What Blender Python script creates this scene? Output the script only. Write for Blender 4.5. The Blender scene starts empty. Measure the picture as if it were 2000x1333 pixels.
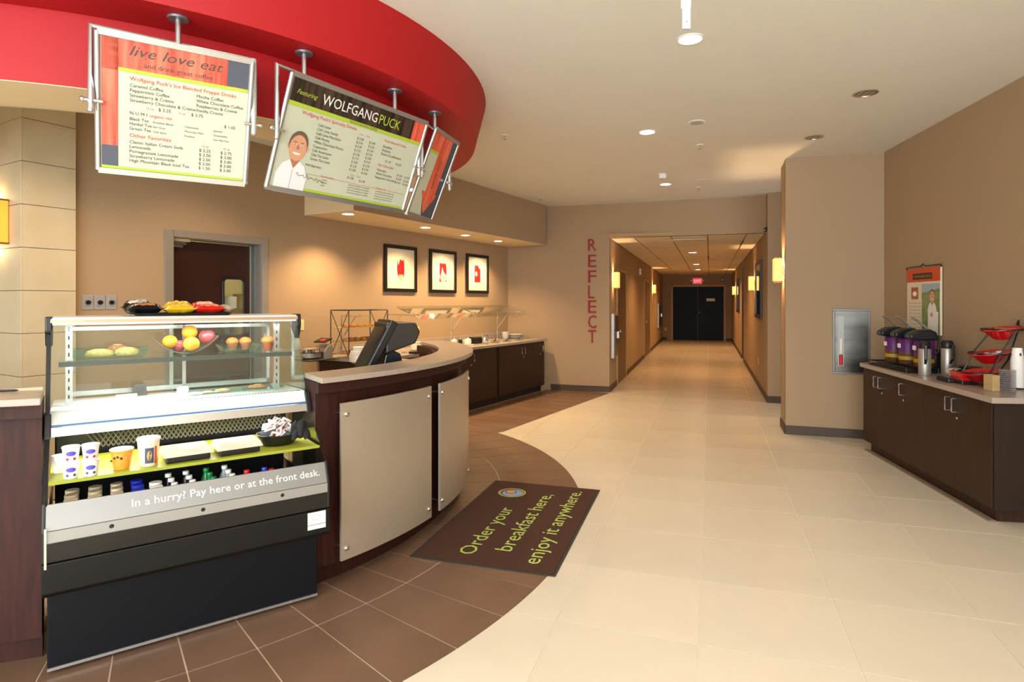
import bpy, bmesh, math, random
from mathutils import Vector, Matrix
random.seed(7)
S = bpy.context.scene
COL = S.collection
R = math.radians
FPX, EYE, HOR = 1175.0, 1.55, 590.0

# ------------------------------------------------------------ camera, world, exposure
cd = bpy.data.cameras.new('camera'); cam = bpy.data.objects.new('camera', cd); COL.objects.link(cam)
cam.location = (0, 0, EYE); cam.rotation_euler = (R(90), 0, 0)
cd.sensor_width = 36; cd.lens = FPX/2000*36; cd.shift_y = -76.5/2000; cd.clip_end = 200; cd.clip_start = .05
S.camera = cam
S.view_settings.view_transform = 'Standard'
try: S.view_settings.look = 'None'
except Exception: pass
S.view_settings.gamma = 1; S.view_settings.use_curve_mapping = False
S.view_settings.exposure = 0.42
w = bpy.data.worlds.new('world'); S.world = w; w.use_nodes = True
w.node_tree.nodes['Background'].inputs[0].default_value = (.86, .92, 1, 1)
w.node_tree.nodes['Background'].inputs[1].default_value = 1.0
S.cycles.max_bounces = 7; S.cycles.diffuse_bounces = 4; S.cycles.glossy_bounces = 4
S.cycles.transmission_bounces = 6; S.cycles.transparent_max_bounces = 16
S.cycles.caustics_reflective = False; S.cycles.caustics_refractive = False
S.cycles.sample_clamp_indirect = 6

WARM = (1, .66, .34); SOFTW = (1, .83, .64); WHITE = (1, .98, .95); COOL = (.93, .97, 1)
def light(kind, name, loc, power, color, aim=(0, 0, -1), size=.1, size_y=None, spot=60, blend=.6, parent=None):
    l = bpy.data.lights.new(name, kind); l.energy = power; l.color = color
    if kind == 'AREA':
        l.size = size
        if size_y: l.shape = 'RECTANGLE'; l.size_y = size_y
    else: l.shadow_soft_size = size
    if kind == 'SPOT': l.spot_size = R(spot); l.spot_blend = blend
    o = bpy.data.objects.new(name, l); COL.objects.link(o); o.location = loc
    if parent: o.parent = parent
    o.rotation_euler = Vector(aim).to_track_quat('-Z', 'Y').to_euler()
    return o
# daylight through the tall front windows behind the photographer, and added area lights, unseen, over the lobby
light('AREA', 'window_daylight', (-1.5, -4.6, 1.9), 560, COOL, (.12, 1, .10), 8.5, 2.6)
light('AREA', 'lobby_fill_light', (-3.6, -1.2, 3.15), 90, (1,.97,.93), (.1, .3, -1), 3.0, 2.0)
light('AREA', 'lobby_fill_light', (1.2, -1.6, 3.15), 70, (1,.97,.93), (0, .3, -1), 2.6, 2.0)

# ------------------------------------------------------------ maths helpers
def P(px, py, z=0.0):
    Y = FPX*(EYE-z)/(py-HOR); return ((px-1000)*Y/FPX, Y)
class Frame:
    """x runs right along a face, y away from the viewer into it"""
    def __init__(s, ox, oy, dx, dy):
        n = math.hypot(dx, dy); s.o = (ox, oy); s.d = (dx/n, dy/n); s.rz = math.atan2(dy, dx)
    def w(s, x, y=0.0, z=None):
        X = s.o[0]+x*s.d[0]-y*s.d[1]; Y = s.o[1]+x*s.d[1]+y*s.d[0]
        return (X, Y) if z is None else (X, Y, z)
    def l(s, X, Y):
        a, b = X-s.o[0], Y-s.o[1]; return (a*s.d[0]+b*s.d[1], -a*s.d[1]+b*s.d[0])
    def x_at(s, px, y=0.0):
        r = (px-1000)/FPX; bx, by = s.w(0, y)
        return (r*by-bx)/(s.d[0]-r*s.d[1])
    def z_at(s, px, py, y=0.0):
        Y = s.w(s.x_at(px, y), y)[1]; return EYE-(py-HOR)*Y/FPX
    def g(s, px, py, z): return s.l(*P(px, py, z))
K = (-.074, 10.86)
PW = Frame(K[0], K[1], .5009, .8655)       # picture wall; corner at x=0, camera side negative x
RW = Frame(K[0], K[1], .9499, -.3121)      # wall with the red word
CL = Frame(1.664, 10.29, .2994, .9541)     # corridor left wall, x runs away
CR = Frame(3.93, 9.25, -.3112, -.9504)     # corridor right wall, x runs to the camera
CF = Frame(3.21, 7.06, .9487, -.3162)      # broad pier face on the right
RT = Frame(4.17, 6.74, -.16, -.987)        # right wall, x runs to the camera
CASE = Frame(-1.923, 2.488, .812, .584)    # chiller front
C0 = (-2.88, 4.88); C2 = (-3.07, 4.95); CC = (-2.976, 4.963)

# ------------------------------------------------------------ materials
def lin(h):
    h = h.lstrip('#'); return tuple((lambda c: c/12.92 if c <= .04045 else ((c+.055)/1.055)**2.4)(int(h[i:i+2], 16)/255) for i in (0, 2, 4))+(1,)
MATS = {}
def mat(name, hexc, rough=.5, metal=0.0, var=0.0, vscale=20, bump=0.0, bscale=200, coat=0, stretch=None, obj_var=0.0, hex2=None, emit=0, spec=None):
    if name in MATS: return MATS[name]
    m = bpy.data.materials.new(name); m.use_nodes = True; nt = m.node_tree; N = nt.nodes; L = nt.links
    b = N['Principled BSDF']; c = lin(hexc)
    b.inputs['Base Color'].default_value = c; b.inputs['Roughness'].default_value = rough; b.inputs['Metallic'].default_value = metal
    if coat: b.inputs['Coat Weight'].default_value = coat
    if spec is not None: b.inputs['Specular IOR Level'].default_value = spec
    if emit:
        b.inputs['Emission Color'].default_value = c; b.inputs['Emission Strength'].default_value = emit
    tc = N.new('ShaderNodeTexCoord'); mp = N.new('ShaderNodeMapping'); L.new(tc.outputs['Object'], mp.inputs[0])
    if stretch: mp.inputs['Scale'].default_value = stretch
    if var or hex2 or obj_var:
        no = N.new('ShaderNodeTexNoise'); no.inputs['Scale'].default_value = vscale; no.inputs['Detail'].default_value = 5
        L.new(mp.outputs[0], no.inputs['Vector'])
        rp = N.new('ShaderNodeValToRGB'); L.new(no.outputs['Fac'], rp.inputs[0])
        c2 = lin(hex2) if hex2 else tuple(min(1, x*(1+var)) for x in c[:3])+(1,)
        c1 = c if hex2 else tuple(x*(1-var) for x in c[:3])+(1,)
        rp.color_ramp.elements[0].position = .32; rp.color_ramp.elements[1].position = .68
        rp.color_ramp.elements[0].color = c1; rp.color_ramp.elements[1].color = c2
        out = rp.outputs[0]
        if obj_var:
            oi = N.new('ShaderNodeObjectInfo'); ma = N.new('ShaderNodeMapRange'); L.new(oi.outputs['Random'], ma.inputs[0])
            ma.inputs[3].default_value = 1-obj_var; ma.inputs[4].default_value = 1+obj_var
            hs = N.new('ShaderNodeHueSaturation'); L.new(ma.outputs[0], hs.inputs['Value']); L.new(out, hs.inputs['Color']); out = hs.outputs[0]
        L.new(out, b.inputs['Base Color'])
    if bump:
        n2 = N.new('ShaderNodeTexNoise'); n2.inputs['Scale'].default_value = bscale; n2.inputs['Detail'].default_value = 3
        L.new(mp.outputs[0], n2.inputs['Vector']); bp = N.new('ShaderNodeBump'); bp.inputs['Strength'].default_value = bump
        bp.inputs['Distance'].default_value = .002
        L.new(n2.outputs['Fac'], bp.inputs['Height']); L.new(bp.outputs[0], b.inputs['Normal'])
    MATS[name] = m; return m
def glass(name, tint='e6f2ec', refl=.04, rough=.02, alpha=0.0, milk='ffffff'):
    m = bpy.data.materials.new(name); m.use_nodes = True; nt = m.node_tree; N = nt.nodes; L = nt.links
    N.remove(N['Principled BSDF']); out = N['Material Output']
    tr = N.new('ShaderNodeBsdfTransparent'); tr.inputs[0].default_value = lin(tint)
    gl = N.new('ShaderNodeBsdfGlossy'); gl.inputs['Roughness'].default_value = rough; gl.inputs[0].default_value = (1, 1, 1, 1)
    lw = N.new('ShaderNodeLayerWeight'); pw_ = N.new('ShaderNodeMath'); pw_.operation = 'POWER'; pw_.inputs[1].default_value = 4; L.new(lw.outputs['Facing'], pw_.inputs[0])
    fr = N.new('ShaderNodeMapRange'); L.new(pw_.outputs[0], fr.inputs[0]); fr.inputs[3].default_value = refl; fr.inputs[4].default_value = .85; lw.inputs[0].default_value = .5
    mx = N.new('ShaderNodeMixShader'); L.new(fr.outputs[0], mx.inputs[0]); L.new(tr.outputs[0], mx.inputs[1]); L.new(gl.outputs[0], mx.inputs[2])
    last = mx.outputs[0]
    if alpha:
        df = N.new('ShaderNodeBsdfDiffuse'); df.inputs[0].default_value = lin(milk)
        m2 = N.new('ShaderNodeMixShader'); m2.inputs[0].default_value = alpha
        L.new(last, m2.inputs[1]); L.new(df.outputs[0], m2.inputs[2]); last = m2.outputs[0]
    L.new(last, out.inputs[0]); MATS[name] = m; return m
def stripes(name, stops, scale=8, rough=.5, axis='X'):
    """vertical wood-like printed stripes"""
    m = bpy.data.materials.new(name); m.use_nodes = True; nt = m.node_tree; N = nt.nodes; L = nt.links; b = N['Principled BSDF']
    b.inputs['Roughness'].default_value = rough
    tc = N.new('ShaderNodeTexCoord'); mp = N.new('ShaderNodeMapping'); L.new(tc.outputs['Object'], mp.inputs[0])
    mp.inputs['Scale'].default_value = (scale, scale*.0, scale*.06) if axis == 'X' else (scale*.06, 0, scale)
    no = N.new('ShaderNodeTexNoise'); no.inputs['Scale'].default_value = 5; no.inputs['Detail'].default_value = 4; L.new(mp.outputs[0], no.inputs[0])
    rp = N.new('ShaderNodeValToRGB'); L.new(no.outputs['Fac'], rp.inputs[0]); L.new(rp.outputs[0], b.inputs['Base Color'])
    rp.color_ramp.elements[0].position = .35; rp.color_ramp.elements[0].color = lin(stops[0]); rp.color_ramp.elements[1].position = .65; rp.color_ramp.elements[1].color = lin(stops[1])
    MATS[name] = m; return m

m_wall = mat('tan_wall_vinyl', 'a58d70', .75, var=.05, vscale=120, bump=.25, bscale=400)
m_ceil = mat('ceiling_paint', 'e4e4de', .9, var=.01, vscale=3)
m_soff = mat('soffit_paint', 'e2cfa8', .9)
m_red = mat('red_paint', 'a80813', .6, var=.02, vscale=4, bump=.1, bscale=300)
m_tile = mat('beige_floor_tile', 'cbc3b3', .27, hex2='d3cbbb', vscale=1.6, obj_var=.025, bump=.04, bscale=60)
m_grout = mat('pale_grout', 'e2dac8', .8)
m_btile = mat('brown_floor_tile', '68503f', .36, hex2='755a48', vscale=2.5, obj_var=.05, bump=.05, bscale=80)
m_bgrout = mat('grey_grout', 'cbb8a4', .8)
m_base = mat('dark_baseboard', '45372c', .55)
m_wood = mat('espresso_wood', '280e08', .6, hex2='3a1810', vscale=9, stretch=(6, 6, .5), bump=.05, bscale=90, spec=.3)
m_wood2 = mat('dark_oak_laminate', '27170d', .5, hex2='3a2415', vscale=9, stretch=(7, 7, .5), bump=.05, bscale=90, spec=.3)
m_top = mat('greige_countertop', 'a2968a', .28, var=.07, vscale=90)
m_steel = mat('brushed_steel', 'b3b0aa', .42, .7, var=.05, vscale=40, stretch=(1, 1, 12))
m_steelh = mat('brushed_steel_dark', '8d8b86', .36, 1, var=.08, vscale=40, stretch=(1, 1, 12))
m_chrome = mat('chrome', 'e4e4e4', .1, 1)
m_alu = mat('satin_aluminium_panel', 'b7aa98', .42, .55, var=.02, vscale=3)
m_silver = mat('silver_tube', 'c9cdd0', .25, .85)
m_black = mat('black_plastic', '121316', .4)
m_blackg = mat('black_gloss', '050608', .15, spec=.5)
m_navy = mat('blue_black_metal', '04080f', .5, spec=.25, bump=.1, bscale=500)
m_white = mat('white_plastic', 'ecebe6', .45)
m_paper = mat('white_paper', 'efece2', .8)
m_glass = glass('clear_glass', 'f8fcfa')
m_gglass = glass('green_edge_glass', 'e8f6f1')
m_stone = mat('travertine_block', 'bcae8f', .7, hex2='c6b99b', vscale=3, obj_var=.02, bump=.2, bscale=50)
m_stoneg = mat('travertine_joint', '8f7650', .9)
m_dark = mat('dark_void', '0a0807', .9)

# ------------------------------------------------------------ mesh builder
class MB:
    def __init__(s): s.v = []; s.f = []; s.mi = []; s.mats = []
    def add(s, v, f, m=None, T=None):
        o = len(s.v)
        if T is not None: v = [tuple(T @ Vector(p)) for p in v]
        s.v += [tuple(p) for p in v]; s.f += [tuple(i+o for i in q) for q in f]
        if m is not None and m not in s.mats: s.mats.append(m)
        k = s.mats.index(m) if m is not None else 0
        s.mi += [k]*len(f); return s
    def box(s, x0, x1, y0, y1, z0, z1, m=None, T=None):
        v = [(x, y, z) for z in (z0, z1) for y in (y0, y1) for x in (x0, x1)]
        return s.add(v, [(0, 2, 3, 1), (4, 5, 7, 6), (0, 1, 5, 4), (2, 6, 7, 3), (0, 4, 6, 2), (1, 3, 7, 5)], m, T)
    def prism(s, poly, z0, z1, m=None, T=None):
        if sum(poly[i][0]*poly[(i+1) % len(poly)][1]-poly[(i+1) % len(poly)][0]*poly[i][1] for i in range(len(poly))) < 0: poly = poly[::-1]
        n = len(poly); v = [(p[0], p[1], z0) for p in poly]+[(p[0], p[1], z1) for p in poly]
        return s.add(v, [tuple(range(n))[::-1], tuple(range(n, 2*n))]+[(i, (i+1) % n, n+(i+1) % n, n+i) for i in range(n)], m, T)
    def lathe(s, prof, seg=24, c=(0, 0, 0), m=None, T=None):
        v = []; f = []; n = len(prof)
        for i in range(seg):
            a = 2*math.pi*i/seg
            for r, z in prof: v.append((c[0]+r*math.cos(a), c[1]+r*math.sin(a), c[2]+z))
        for i in range(seg):
            j = (i+1) % seg
            for k in range(n-1): f.append((i*n+k, j*n+k, j*n+k+1, i*n+k+1))
        if prof[0][0] > 1e-6: f.append(tuple(i*n for i in range(seg))[::-1])
        if prof[-1][0] > 1e-6: f.append(tuple(i*n+n-1 for i in range(seg)))
        return s.add(v, f, m, T)
    def cyl(s, r, z0, z1, c=(0, 0), seg=20, m=None, T=None): return s.lathe([(r, z0), (r, z1)], seg, (c[0], c[1], 0), m, T)
    def ball(s, r, c, sz=1.0, seg=16, rings=10, m=None, T=None):
        return s.lathe([(max(1e-7, r*math.sin(math.pi*k/rings)), -r*sz*math.cos(math.pi*k/rings)) for k in range(rings+1)], seg, c, m, T)
    def tube(s, pts, r, seg=8, m=None, closed=False):
        pts = [Vector(p) for p in pts]; n = len(pts); v = []; f = []
        up = None
        for i, p in enumerate(pts):
            if closed: t = (pts[(i+1) % n]-pts[i-1]).normalized()
            else: t = ((pts[min(i+1, n-1)]-pts[i]).normalized()+(pts[i]-pts[max(i-1, 0)]).normalized()).normalized()
            if up is None:
                up = Vector((0, 0, 1)) if abs(t.z) < .9 else Vector((1, 0, 0))
            a = (up-t*up.dot(t)).normalized(); b = t.cross(a); up = a
            rr = r[i] if isinstance(r, (list, tuple)) else r
            for k in range(seg):
                q = 2*math.pi*k/seg; v.append(p+a*rr*math.cos(q)+b*rr*math.sin(q))
        for i in range(n if closed else n-1):
            j = (i+1) % n
            for k in range(seg): f.append((i*seg+k, i*seg+(k+1) % seg, j*seg+(k+1) % seg, j*seg+k))
        if not closed: f += [tuple(range(seg))[::-1], tuple((n-1)*seg+k for k in range(seg))]
        return s.add(v, f, m)
    def arc(s, c, r0, r1, a0, a1, z0, z1, n=24, m=None, r0t=None, r1t=None):
        r0t = r0 if r0t is None else r0t; r1t = r1 if r1t is None else r1t
        v = []; f = []
        for i in range(n+1):
            a = R(a0+(a1-a0)*i/n); ca, sa = math.cos(a), math.sin(a)
            v += [(c[0]+r0*ca, c[1]+r0*sa, z0), (c[0]+r1*ca, c[1]+r1*sa, z0), (c[0]+r1t*ca, c[1]+r1t*sa, z1), (c[0]+r0t*ca, c[1]+r0t*sa, z1)]
        for i in range(n):
            a = 4*i; b = a+4
            f += [(a, a+1, b+1, b), (a+1, a+2, b+2, b+1), (a+2, a+3, b+3, b+2), (a+3, a, b, b+3)]
        f += [(0, 3, 2, 1), (4*n, 4*n+1, 4*n+2, 4*n+3)]
        return s.add(v, f, m)
    def poly(s, pts, y=0.0, m=None):      # flat shape in the XZ plane facing -y
        if sum(pts[i][0]*pts[(i+1) % len(pts)][1]-pts[(i+1) % len(pts)][0]*pts[i][1] for i in range(len(pts))) < 0: pts = pts[::-1]
        return s.add([(p[0], y, p[1]) for p in pts], [tuple(range(len(pts)))], m)
    def build(s, name, m=None, parent=None, bevel=0, smooth=False, loc=None, rot=None, **props):
        me = bpy.data.meshes.new(name); me.from_pydata(s.v, [], s.f)
        for x in (s.mats or [m]): me.materials.append(x or m)
        if s.mats and len(s.mats) > 1:
            me.polygons.foreach_set('material_index', s.mi)
        me.validate(); me.update()
        if smooth:
            me.polygons.foreach_set('use_smooth', [True]*len(me.polygons)); me.set_sharp_from_angle(angle=R(40))
        o = bpy.data.objects.new(name, me); COL.objects.link(o)
        if parent: o.parent = parent
        if loc: o.location = loc
        if rot: o.rotation_euler = rot
        if bevel:
            b = o.modifiers.new('edge', 'BEVEL'); b.width = bevel; b.segments = 2; b.limit_method = 'ANGLE'
        for k, x in props.items(): o[k] = x
        return o
def thing(name, label, cat, loc=(0, 0, 0), rz=0.0, group=None):
    o = bpy.data.objects.new(name, None); COL.objects.link(o); o.empty_display_size = .1
    o.location = loc; o.rotation_euler = (0, 0, rz); o['label'] = label; o['category'] = cat
    if group: o['group'] = group
    return o
def tag(o, label, cat, group=None):
    o['label'] = label; o['category'] = cat
    if group: o['group'] = group
    return o
def struct(o): o['kind'] = 'structure'; return o
def dup(root, loc=None, rz=None, label=None, group=None):
    kids = {}
    for c in root.children: kids[c] = list(c.children)
    r = root.copy(); COL.objects.link(r)
    if loc is not None: r.location = loc
    if rz is not None: r.rotation_euler = (0, 0, rz)
    if label: r['label'] = label
    if group: r['group'] = group
    for ch, gs in kids.items():
        c = ch.copy(); COL.objects.link(c); c.parent = r
        for g in gs:
            d = g.copy(); COL.objects.link(d); d.parent = c
    return r
TXT = {}
def glyphs(body, size=1.0, align='LEFT', ext=0.0, shear=0.0, res=2):
    key = (body, align, ext, shear, res)
    if key not in TXT:
        cu = bpy.data.curves.new('t', 'FONT'); cu.body = body; cu.size = 1; cu.align_x = align; cu.extrude = ext; cu.shear = shear; cu.resolution_u = res
        o = bpy.data.objects.new('t', cu); me = bpy.data.meshes.new_from_object(o)
        v = [tuple(q.co) for q in me.vertices]; f = [tuple(p.vertices) for p in me.polygons]
        bpy.data.meshes.remove(me); bpy.data.objects.remove(o); bpy.data.curves.remove(cu); TXT[key] = (v, f)
    return TXT[key]
def write(mb, body, x, z, h, width=None, y=0.0, m=None, align='LEFT', shear=0.0, T=None, sx=1.0):
    """flat lettering in the XZ plane facing -y; h = letter size"""
    v, f = glyphs(body, align=align, shear=shear)
    if not v: return
    wd = max(p[0] for p in v)-min(p[0] for p in v)
    k = (width/(wd*h)) if width else sx
    mb.add([(x+p[0]*h*k, y, z+p[1]*h) for p in v], f, m, T)
def clip(poly, a, b):
    """keep the part of poly left of the line a->b"""
    out = []; n = len(poly)
    def sd(p): return (b[0]-a[0])*(p[1]-a[1])-(b[1]-a[1])*(p[0]-a[0])
    for i in range(n):
        p, q = poly[i], poly[(i+1) % n]; sp, sq = sd(p), sd(q)
        if sp >= 0: out.append(p)
        if (sp > 0 and sq < 0) or (sp < 0 and sq > 0):
            t = sp/(sp-sq); out.append((p[0]+t*(q[0]-p[0]), p[1]+t*(q[1]-p[1])))
    return out
def area(poly): return abs(sum(poly[i][0]*poly[(i+1) % len(poly)][1]-poly[(i+1) % len(poly)][0]*poly[i][1] for i in range(len(poly))))/2

# ============================================================ SETTING
CZ = 3.23; KZ = 2.645
fl = struct(MB().prism([(-8, -5), (5.6, -5), (6.2, 9), (11, 27), (5.5, 27), (0, 12.5), (-8, 12.5)], -.12, -.004).build('floor', m_grout))
# --- outline of the brown zone used to cut the beige tiles
strip_lo, strip_hi = -.77, -1.82       # PW local y of the straight brown strip
ring = [(C2[0]+3.62*math.cos(R(a)), C2[1]+3.62*math.sin(R(a))) for a in range(-100, 37, 4)]
def in_brown(p):
    d = math.hypot(p[0]-C2[0], p[1]-C2[1]); l = PW.l(*p)
    return d < 3.62 or (l[1] > strip_hi and l[0] > -4.8)
v0, p0, TS = 3.50, -.05, .655
cdir = (.3121, .9500)
def cg(p, v): return (p*cdir[1]+v*cdir[0], -p*cdir[0]+v*cdir[1])
ntile = 0
def chord_clip(poly):
    """cut a beige tile against the brown zone: ring as a polygon fan, then the straight strip"""
    c = (sum(p[0] for p in poly)/len(poly), sum(p[1] for p in poly)/len(poly))
    near = min(math.hypot(p[0]-C2[0], p[1]-C2[1]) for p in poly)
    res = [poly]
    ln = PW.l(*c)
    # split into fine cells is avoided: subtract region = convex ring polygon and half-plane strip
    def subtract_convex(polys, conv):
        out = []
        for q in polys:
            rest = q
            for i in range(len(conv)):
                a, b = conv[i], conv[(i+1) % len(conv)]
                o = clip(rest, b, a)
                if len(o) > 2 and area(o) > 2e-4: out.append(o)
                rest = clip(rest, a, b)
                if len(rest) < 3 or area(rest) < 1e-5: break
        return out
    return subtract_convex
conv_ring = [(C2[0]+3.62*math.cos(R(a)), C2[1]+3.62*math.sin(R(a))) for a in range(-120, 61, 3)]
sa, sb = PW.w(-6.05, strip_hi), PW.w(.6, strip_hi)
conv_strip = [PW.w(-6.6, strip_hi), PW.w(.6, strip_hi), PW.w(.6, .1), PW.w(-6.6, .1)]
def outside_ring(poly):
    """region outside the circle but as ONE polygon: walk the poly, replacing the inside run by arc points"""
    N = 48; pts = []
    # resample edges
    ep = []
    for i in range(len(poly)):
        a, b = poly[i], poly[(i+1) % len(poly)]
        for k in range(12): ep.append((a[0]+(b[0]-a[0])*k/12, a[1]+(b[1]-a[1])*k/12))
    def r(p): return math.hypot(p[0]-C2[0], p[1]-C2[1])
    ins = [r(p) < 3.62 for p in ep]
    if all(ins): return None
    if not any(ins): return poly
    out = []; n = len(ep)
    # first index outside whose previous is inside
    st = next(i for i in range(n) if not ins[i] and ins[i-1])
    def cross(p, q):
        for _ in range(20):
            m_ = ((p[0]+q[0])/2, (p[1]+q[1])/2)
            if r(m_) < 3.62: p = m_
            else: q = m_
        return q
    first = cross(ep[st-1], ep[st]); out.append(first); i = st
    while not ins[i % n]: out.append(ep[i % n]); i += 1
        
    last = cross(ep[i % n], ep[(i-1) % n]); out.append(last)
    a0 = math.atan2(last[1]-C2[1], last[0]-C2[0]); a1 = math.atan2(first[1]-C2[1], first[0]-C2[0])
    for k in range(1, 8):
        a = a0+(a1-a0)*k/8; out.append((C2[0]+3.62*math.cos(a), C2[1]+3.62*math.sin(a)))
    return out
sm = None
G = .0028
for i in range(-9, 8):
    for j in range(-12, 36):
        q = [cg(p0+i*TS+a, v0+j*TS+b) for a, b in ((G, G), (TS-G, G), (TS-G, TS-G), (G, TS-G))]
        c = (sum(x[0] for x in q)/4, sum(x[1] for x in q)/4)
        pc, vc = p0+(i+.5)*TS, v0+(j+.5)*TS
        if c[1] < 1.2: continue
        if abs(c[0]) > c[1]*.98+.6: continue
        if c[1] > 9.3 and not (-1.95 < pc < 1.3): continue
        if RT.l(*c)[1] > .3 and c[1] < 7.2: continue
        if c[1] > 6.9 and c[0] > 3.6 and c[1] < 9: 
            pass
        if PW.l(*c)[1] > -1.4 and PW.l(*c)[0] < .3: continue
        if RW.l(*c)[1] > .35 and c[0] < 1.4: continue
        poly = outside_ring(q)
        if poly is None: continue
        full = poly is q
        a, b = PW.w(.6, strip_hi), PW.w(-6.05, strip_hi)
        if min(PW.l(*x)[1] for x in poly) < strip_hi < max(PW.l(*x)[1] for x in poly) or PW.l(*c)[1] > strip_hi:
            if PW.l(*c)[0] > -7.5 and PW.l(*c)[0] < 0.1:
                poly = clip(poly, b, a) if False else clip(poly, a, b)
                poly = [x for x in poly]; full = False
                if len(poly) < 3: continue
        if area(poly) < 3e-4: continue
        ntile += 1
        if full:
            if sm is None:
                sm = MB().prism([(G, G), (TS-G, G), (TS-G, TS-G), (G, TS-G)], -.008, 0).build('tile', m_tile, fl)
                o = sm
            else: o = sm.copy(); COL.objects.link(o)
            ox, oy = cg(p0+i*TS, v0+j*TS); o.location = (ox, oy, random.uniform(-.0003, .0003)); o.rotation_euler = (0, 0, -math.atan2(cdir[0], cdir[1]))
        else:
            MB().prism(poly, -.008, 0).build('tile', m_tile, fl)
# --- brown radial tiles
MB().arc(C2, 1.9, 3.62, -125, 40, -.02, -.0025, 60).build('brown_grout_bed', m_bgrout, fl, label='grey grout bed under the brown curved tile border')
MB().prism([PW.w(-6.4, strip_hi), PW.w(.35, strip_hi), PW.w(.02, 0), PW.w(-6.4, 0)], -.02, -.0022).build('brown_grout_bed', m_bgrout, fl)
bt = [None, None]
for k in range(-14, 14):
    a0 = -38.7+5.4*k
    for q, (r0, r1) in enumerate(((2.30, 2.975), (2.975, 3.62))):
        g = .004
        if bt[q] is None:
            bt[q] = MB().arc((0, 0), r0+g, r1-(g if q == 0 else 0), R(0)+math.degrees(g/r1), 5.4-math.degrees(g/r1), -.006, .0008, 4).build('brown_tile', m_btile, fl)
            o = bt[q]
        else: o = bt[q].copy(); COL.objects.link(o)
        o.location = (C2[0], C2[1], 0); o.rotation_euler = (0, 0, R(a0))
# --- brown straight tiles toward the far corner (rows run square to the picture wall)
endline = (C2, (C2[0]+4*math.cos(R(36.9)), C2[1]+4*math.sin(R(36.9))))
TW = .305
for k in range(0, 22):
    x1 = .30-k*TW; x0 = x1-TW
    for (y0, y1) in ((strip_hi, -1.20), (-1.20, -.70)):
        q = [PW.w(x0+.005, y0+.000), PW.w(x1-.005, y0), PW.w(x1-.005, y1-.007), PW.w(x0+.005, y1-.007)]
        q = clip(q, endline[0], endline[1])
        if len(q) > 2 and x1 > -.2: q = clip(q, RW.w(6, -.01), RW.w(-1, -.01))
        if len(q) > 2 and area(q) > .002: MB().prism(q, -.006, .0009).build('brown_tile', m_btile, fl)

# --- ceiling, walls
struct(MB().prism([(-8, -5), (5.8, -5), (6.2, 11.5), (-8, 12.5)], CZ, CZ+.15).build('ceiling', m_ceil))
def wall(name, fr, x0, x1, z0=0, z1=CZ, th=.15, m=None, parent=None):
    o = MB().prism([fr.w(x0, 0), fr.w(x1, 0), fr.w(x1, th), fr.w(x0, th)], z0, z1).build(name, m or m_wall)
    return struct(o)
# door opening in the picture wall
dx0, dx1 = PW.x_at(336, 0), PW.x_at(512, 0); dz = PW.z_at(336, 460)
pxl = PW.x_at(140, 0)
b = MB()
b.box(pxl-.3, dx0, 0, .15, 0, CZ); b.box(dx1, 0, 0, .15, 0, CZ); b.box(dx0, dx1, 0, .15, dz, CZ)
pw = struct(b.build('wall_left', m_wall, None, loc=(K[0], K[1], 0), rot=(0, 0, PW.rz)))
LX = RW.l(1.664, 10.29)[0]; HX = LX+2.75
b = MB(); b.box(0, LX, 0, .16, 0, CZ); b.box(LX, HX, 0, .16, KZ, CZ)
struct(b.build('wall_back', m_wall, None, loc=(K[0], K[1], 0), rot=(0, 0, RW.rz)))
pil = Frame(3.93, 9.25, .9499, -.3121)
b = MB(); b.box(0, 2.1, 0, .02, 0, CZ)
struct(b.build('wall_back_pilaster', m_wall, None, loc=(3.93, 9.25, 0), rot=(0, 0, pil.rz)))
b = MB(); b.box(0, 1.012, 0, .15, 0, CZ); b.box(0, .15, .02, .50, 0, CZ); b.box(0, 2.0, .42, .50, 0, CZ)
struct(b.build('wall_pier', m_wall, None, loc=(3.21, 7.06, 0), rot=(0, 0, CF.rz)))
wall('wall_right', RT, -.03, 11.9)
b = MB(); b.box(0, 15.6, 0, .15, 0, KZ+.2); 
struct(b.build('wall_corridor_left', m_wall, None, loc=(1.664, 10.29, 0), rot=(0, 0, CL.rz)))
g0 = -6.75; g1 = g0-.85
b = MB(); b.box(g0, 0, 0, .15, 0, KZ+.5); b.box(-.5, 0, 0, .15, KZ+.5, CZ); b.box(-15.9, g1, 0, .15, 0, KZ+.5); b.box(g1-.1, g1, 0, 2.2, 0, KZ+.3); b.box(g0, g0+.1, 0, 2.2, 0, KZ+.3); b.box(g1-.1, g0+.1, 2.2, 2.3, 0, KZ+.3)
struct(b.build('wall_corridor_right', m_wall, None, loc=(3.93, 9.25, 0), rot=(0, 0, CR.rz)))
EN = Frame(*CL.w(15.0, 0), .9499, -.3121)
struct(MB().box(-.2, 3.6, 0, .15, 0, KZ+.2).build('wall_corridor_end', m_wall, None, loc=(EN.o[0], EN.o[1], 0), rot=(0, 0, EN.rz)))
# lobby shell beyond the frame
struct(MB().box(-8.1, -8, -5, 12.5, 0, CZ).build('wall_lobby', m_wall))
# window wall behind the photographer: piers, sill and head, openings stay open to the daylight
b = MB(); b.box(-8, 5.6, -5.1, -5, 0, .35); b.box(-8, 5.6, -5.1, -5, 3.0, CZ)
for x in (-8, -4.7, -1.4, 1.9, 5.2): b.box(x, x+.4, -5.1, -5, .35, 3.0)
struct(b.build('wall_front', m_wall))
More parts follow.
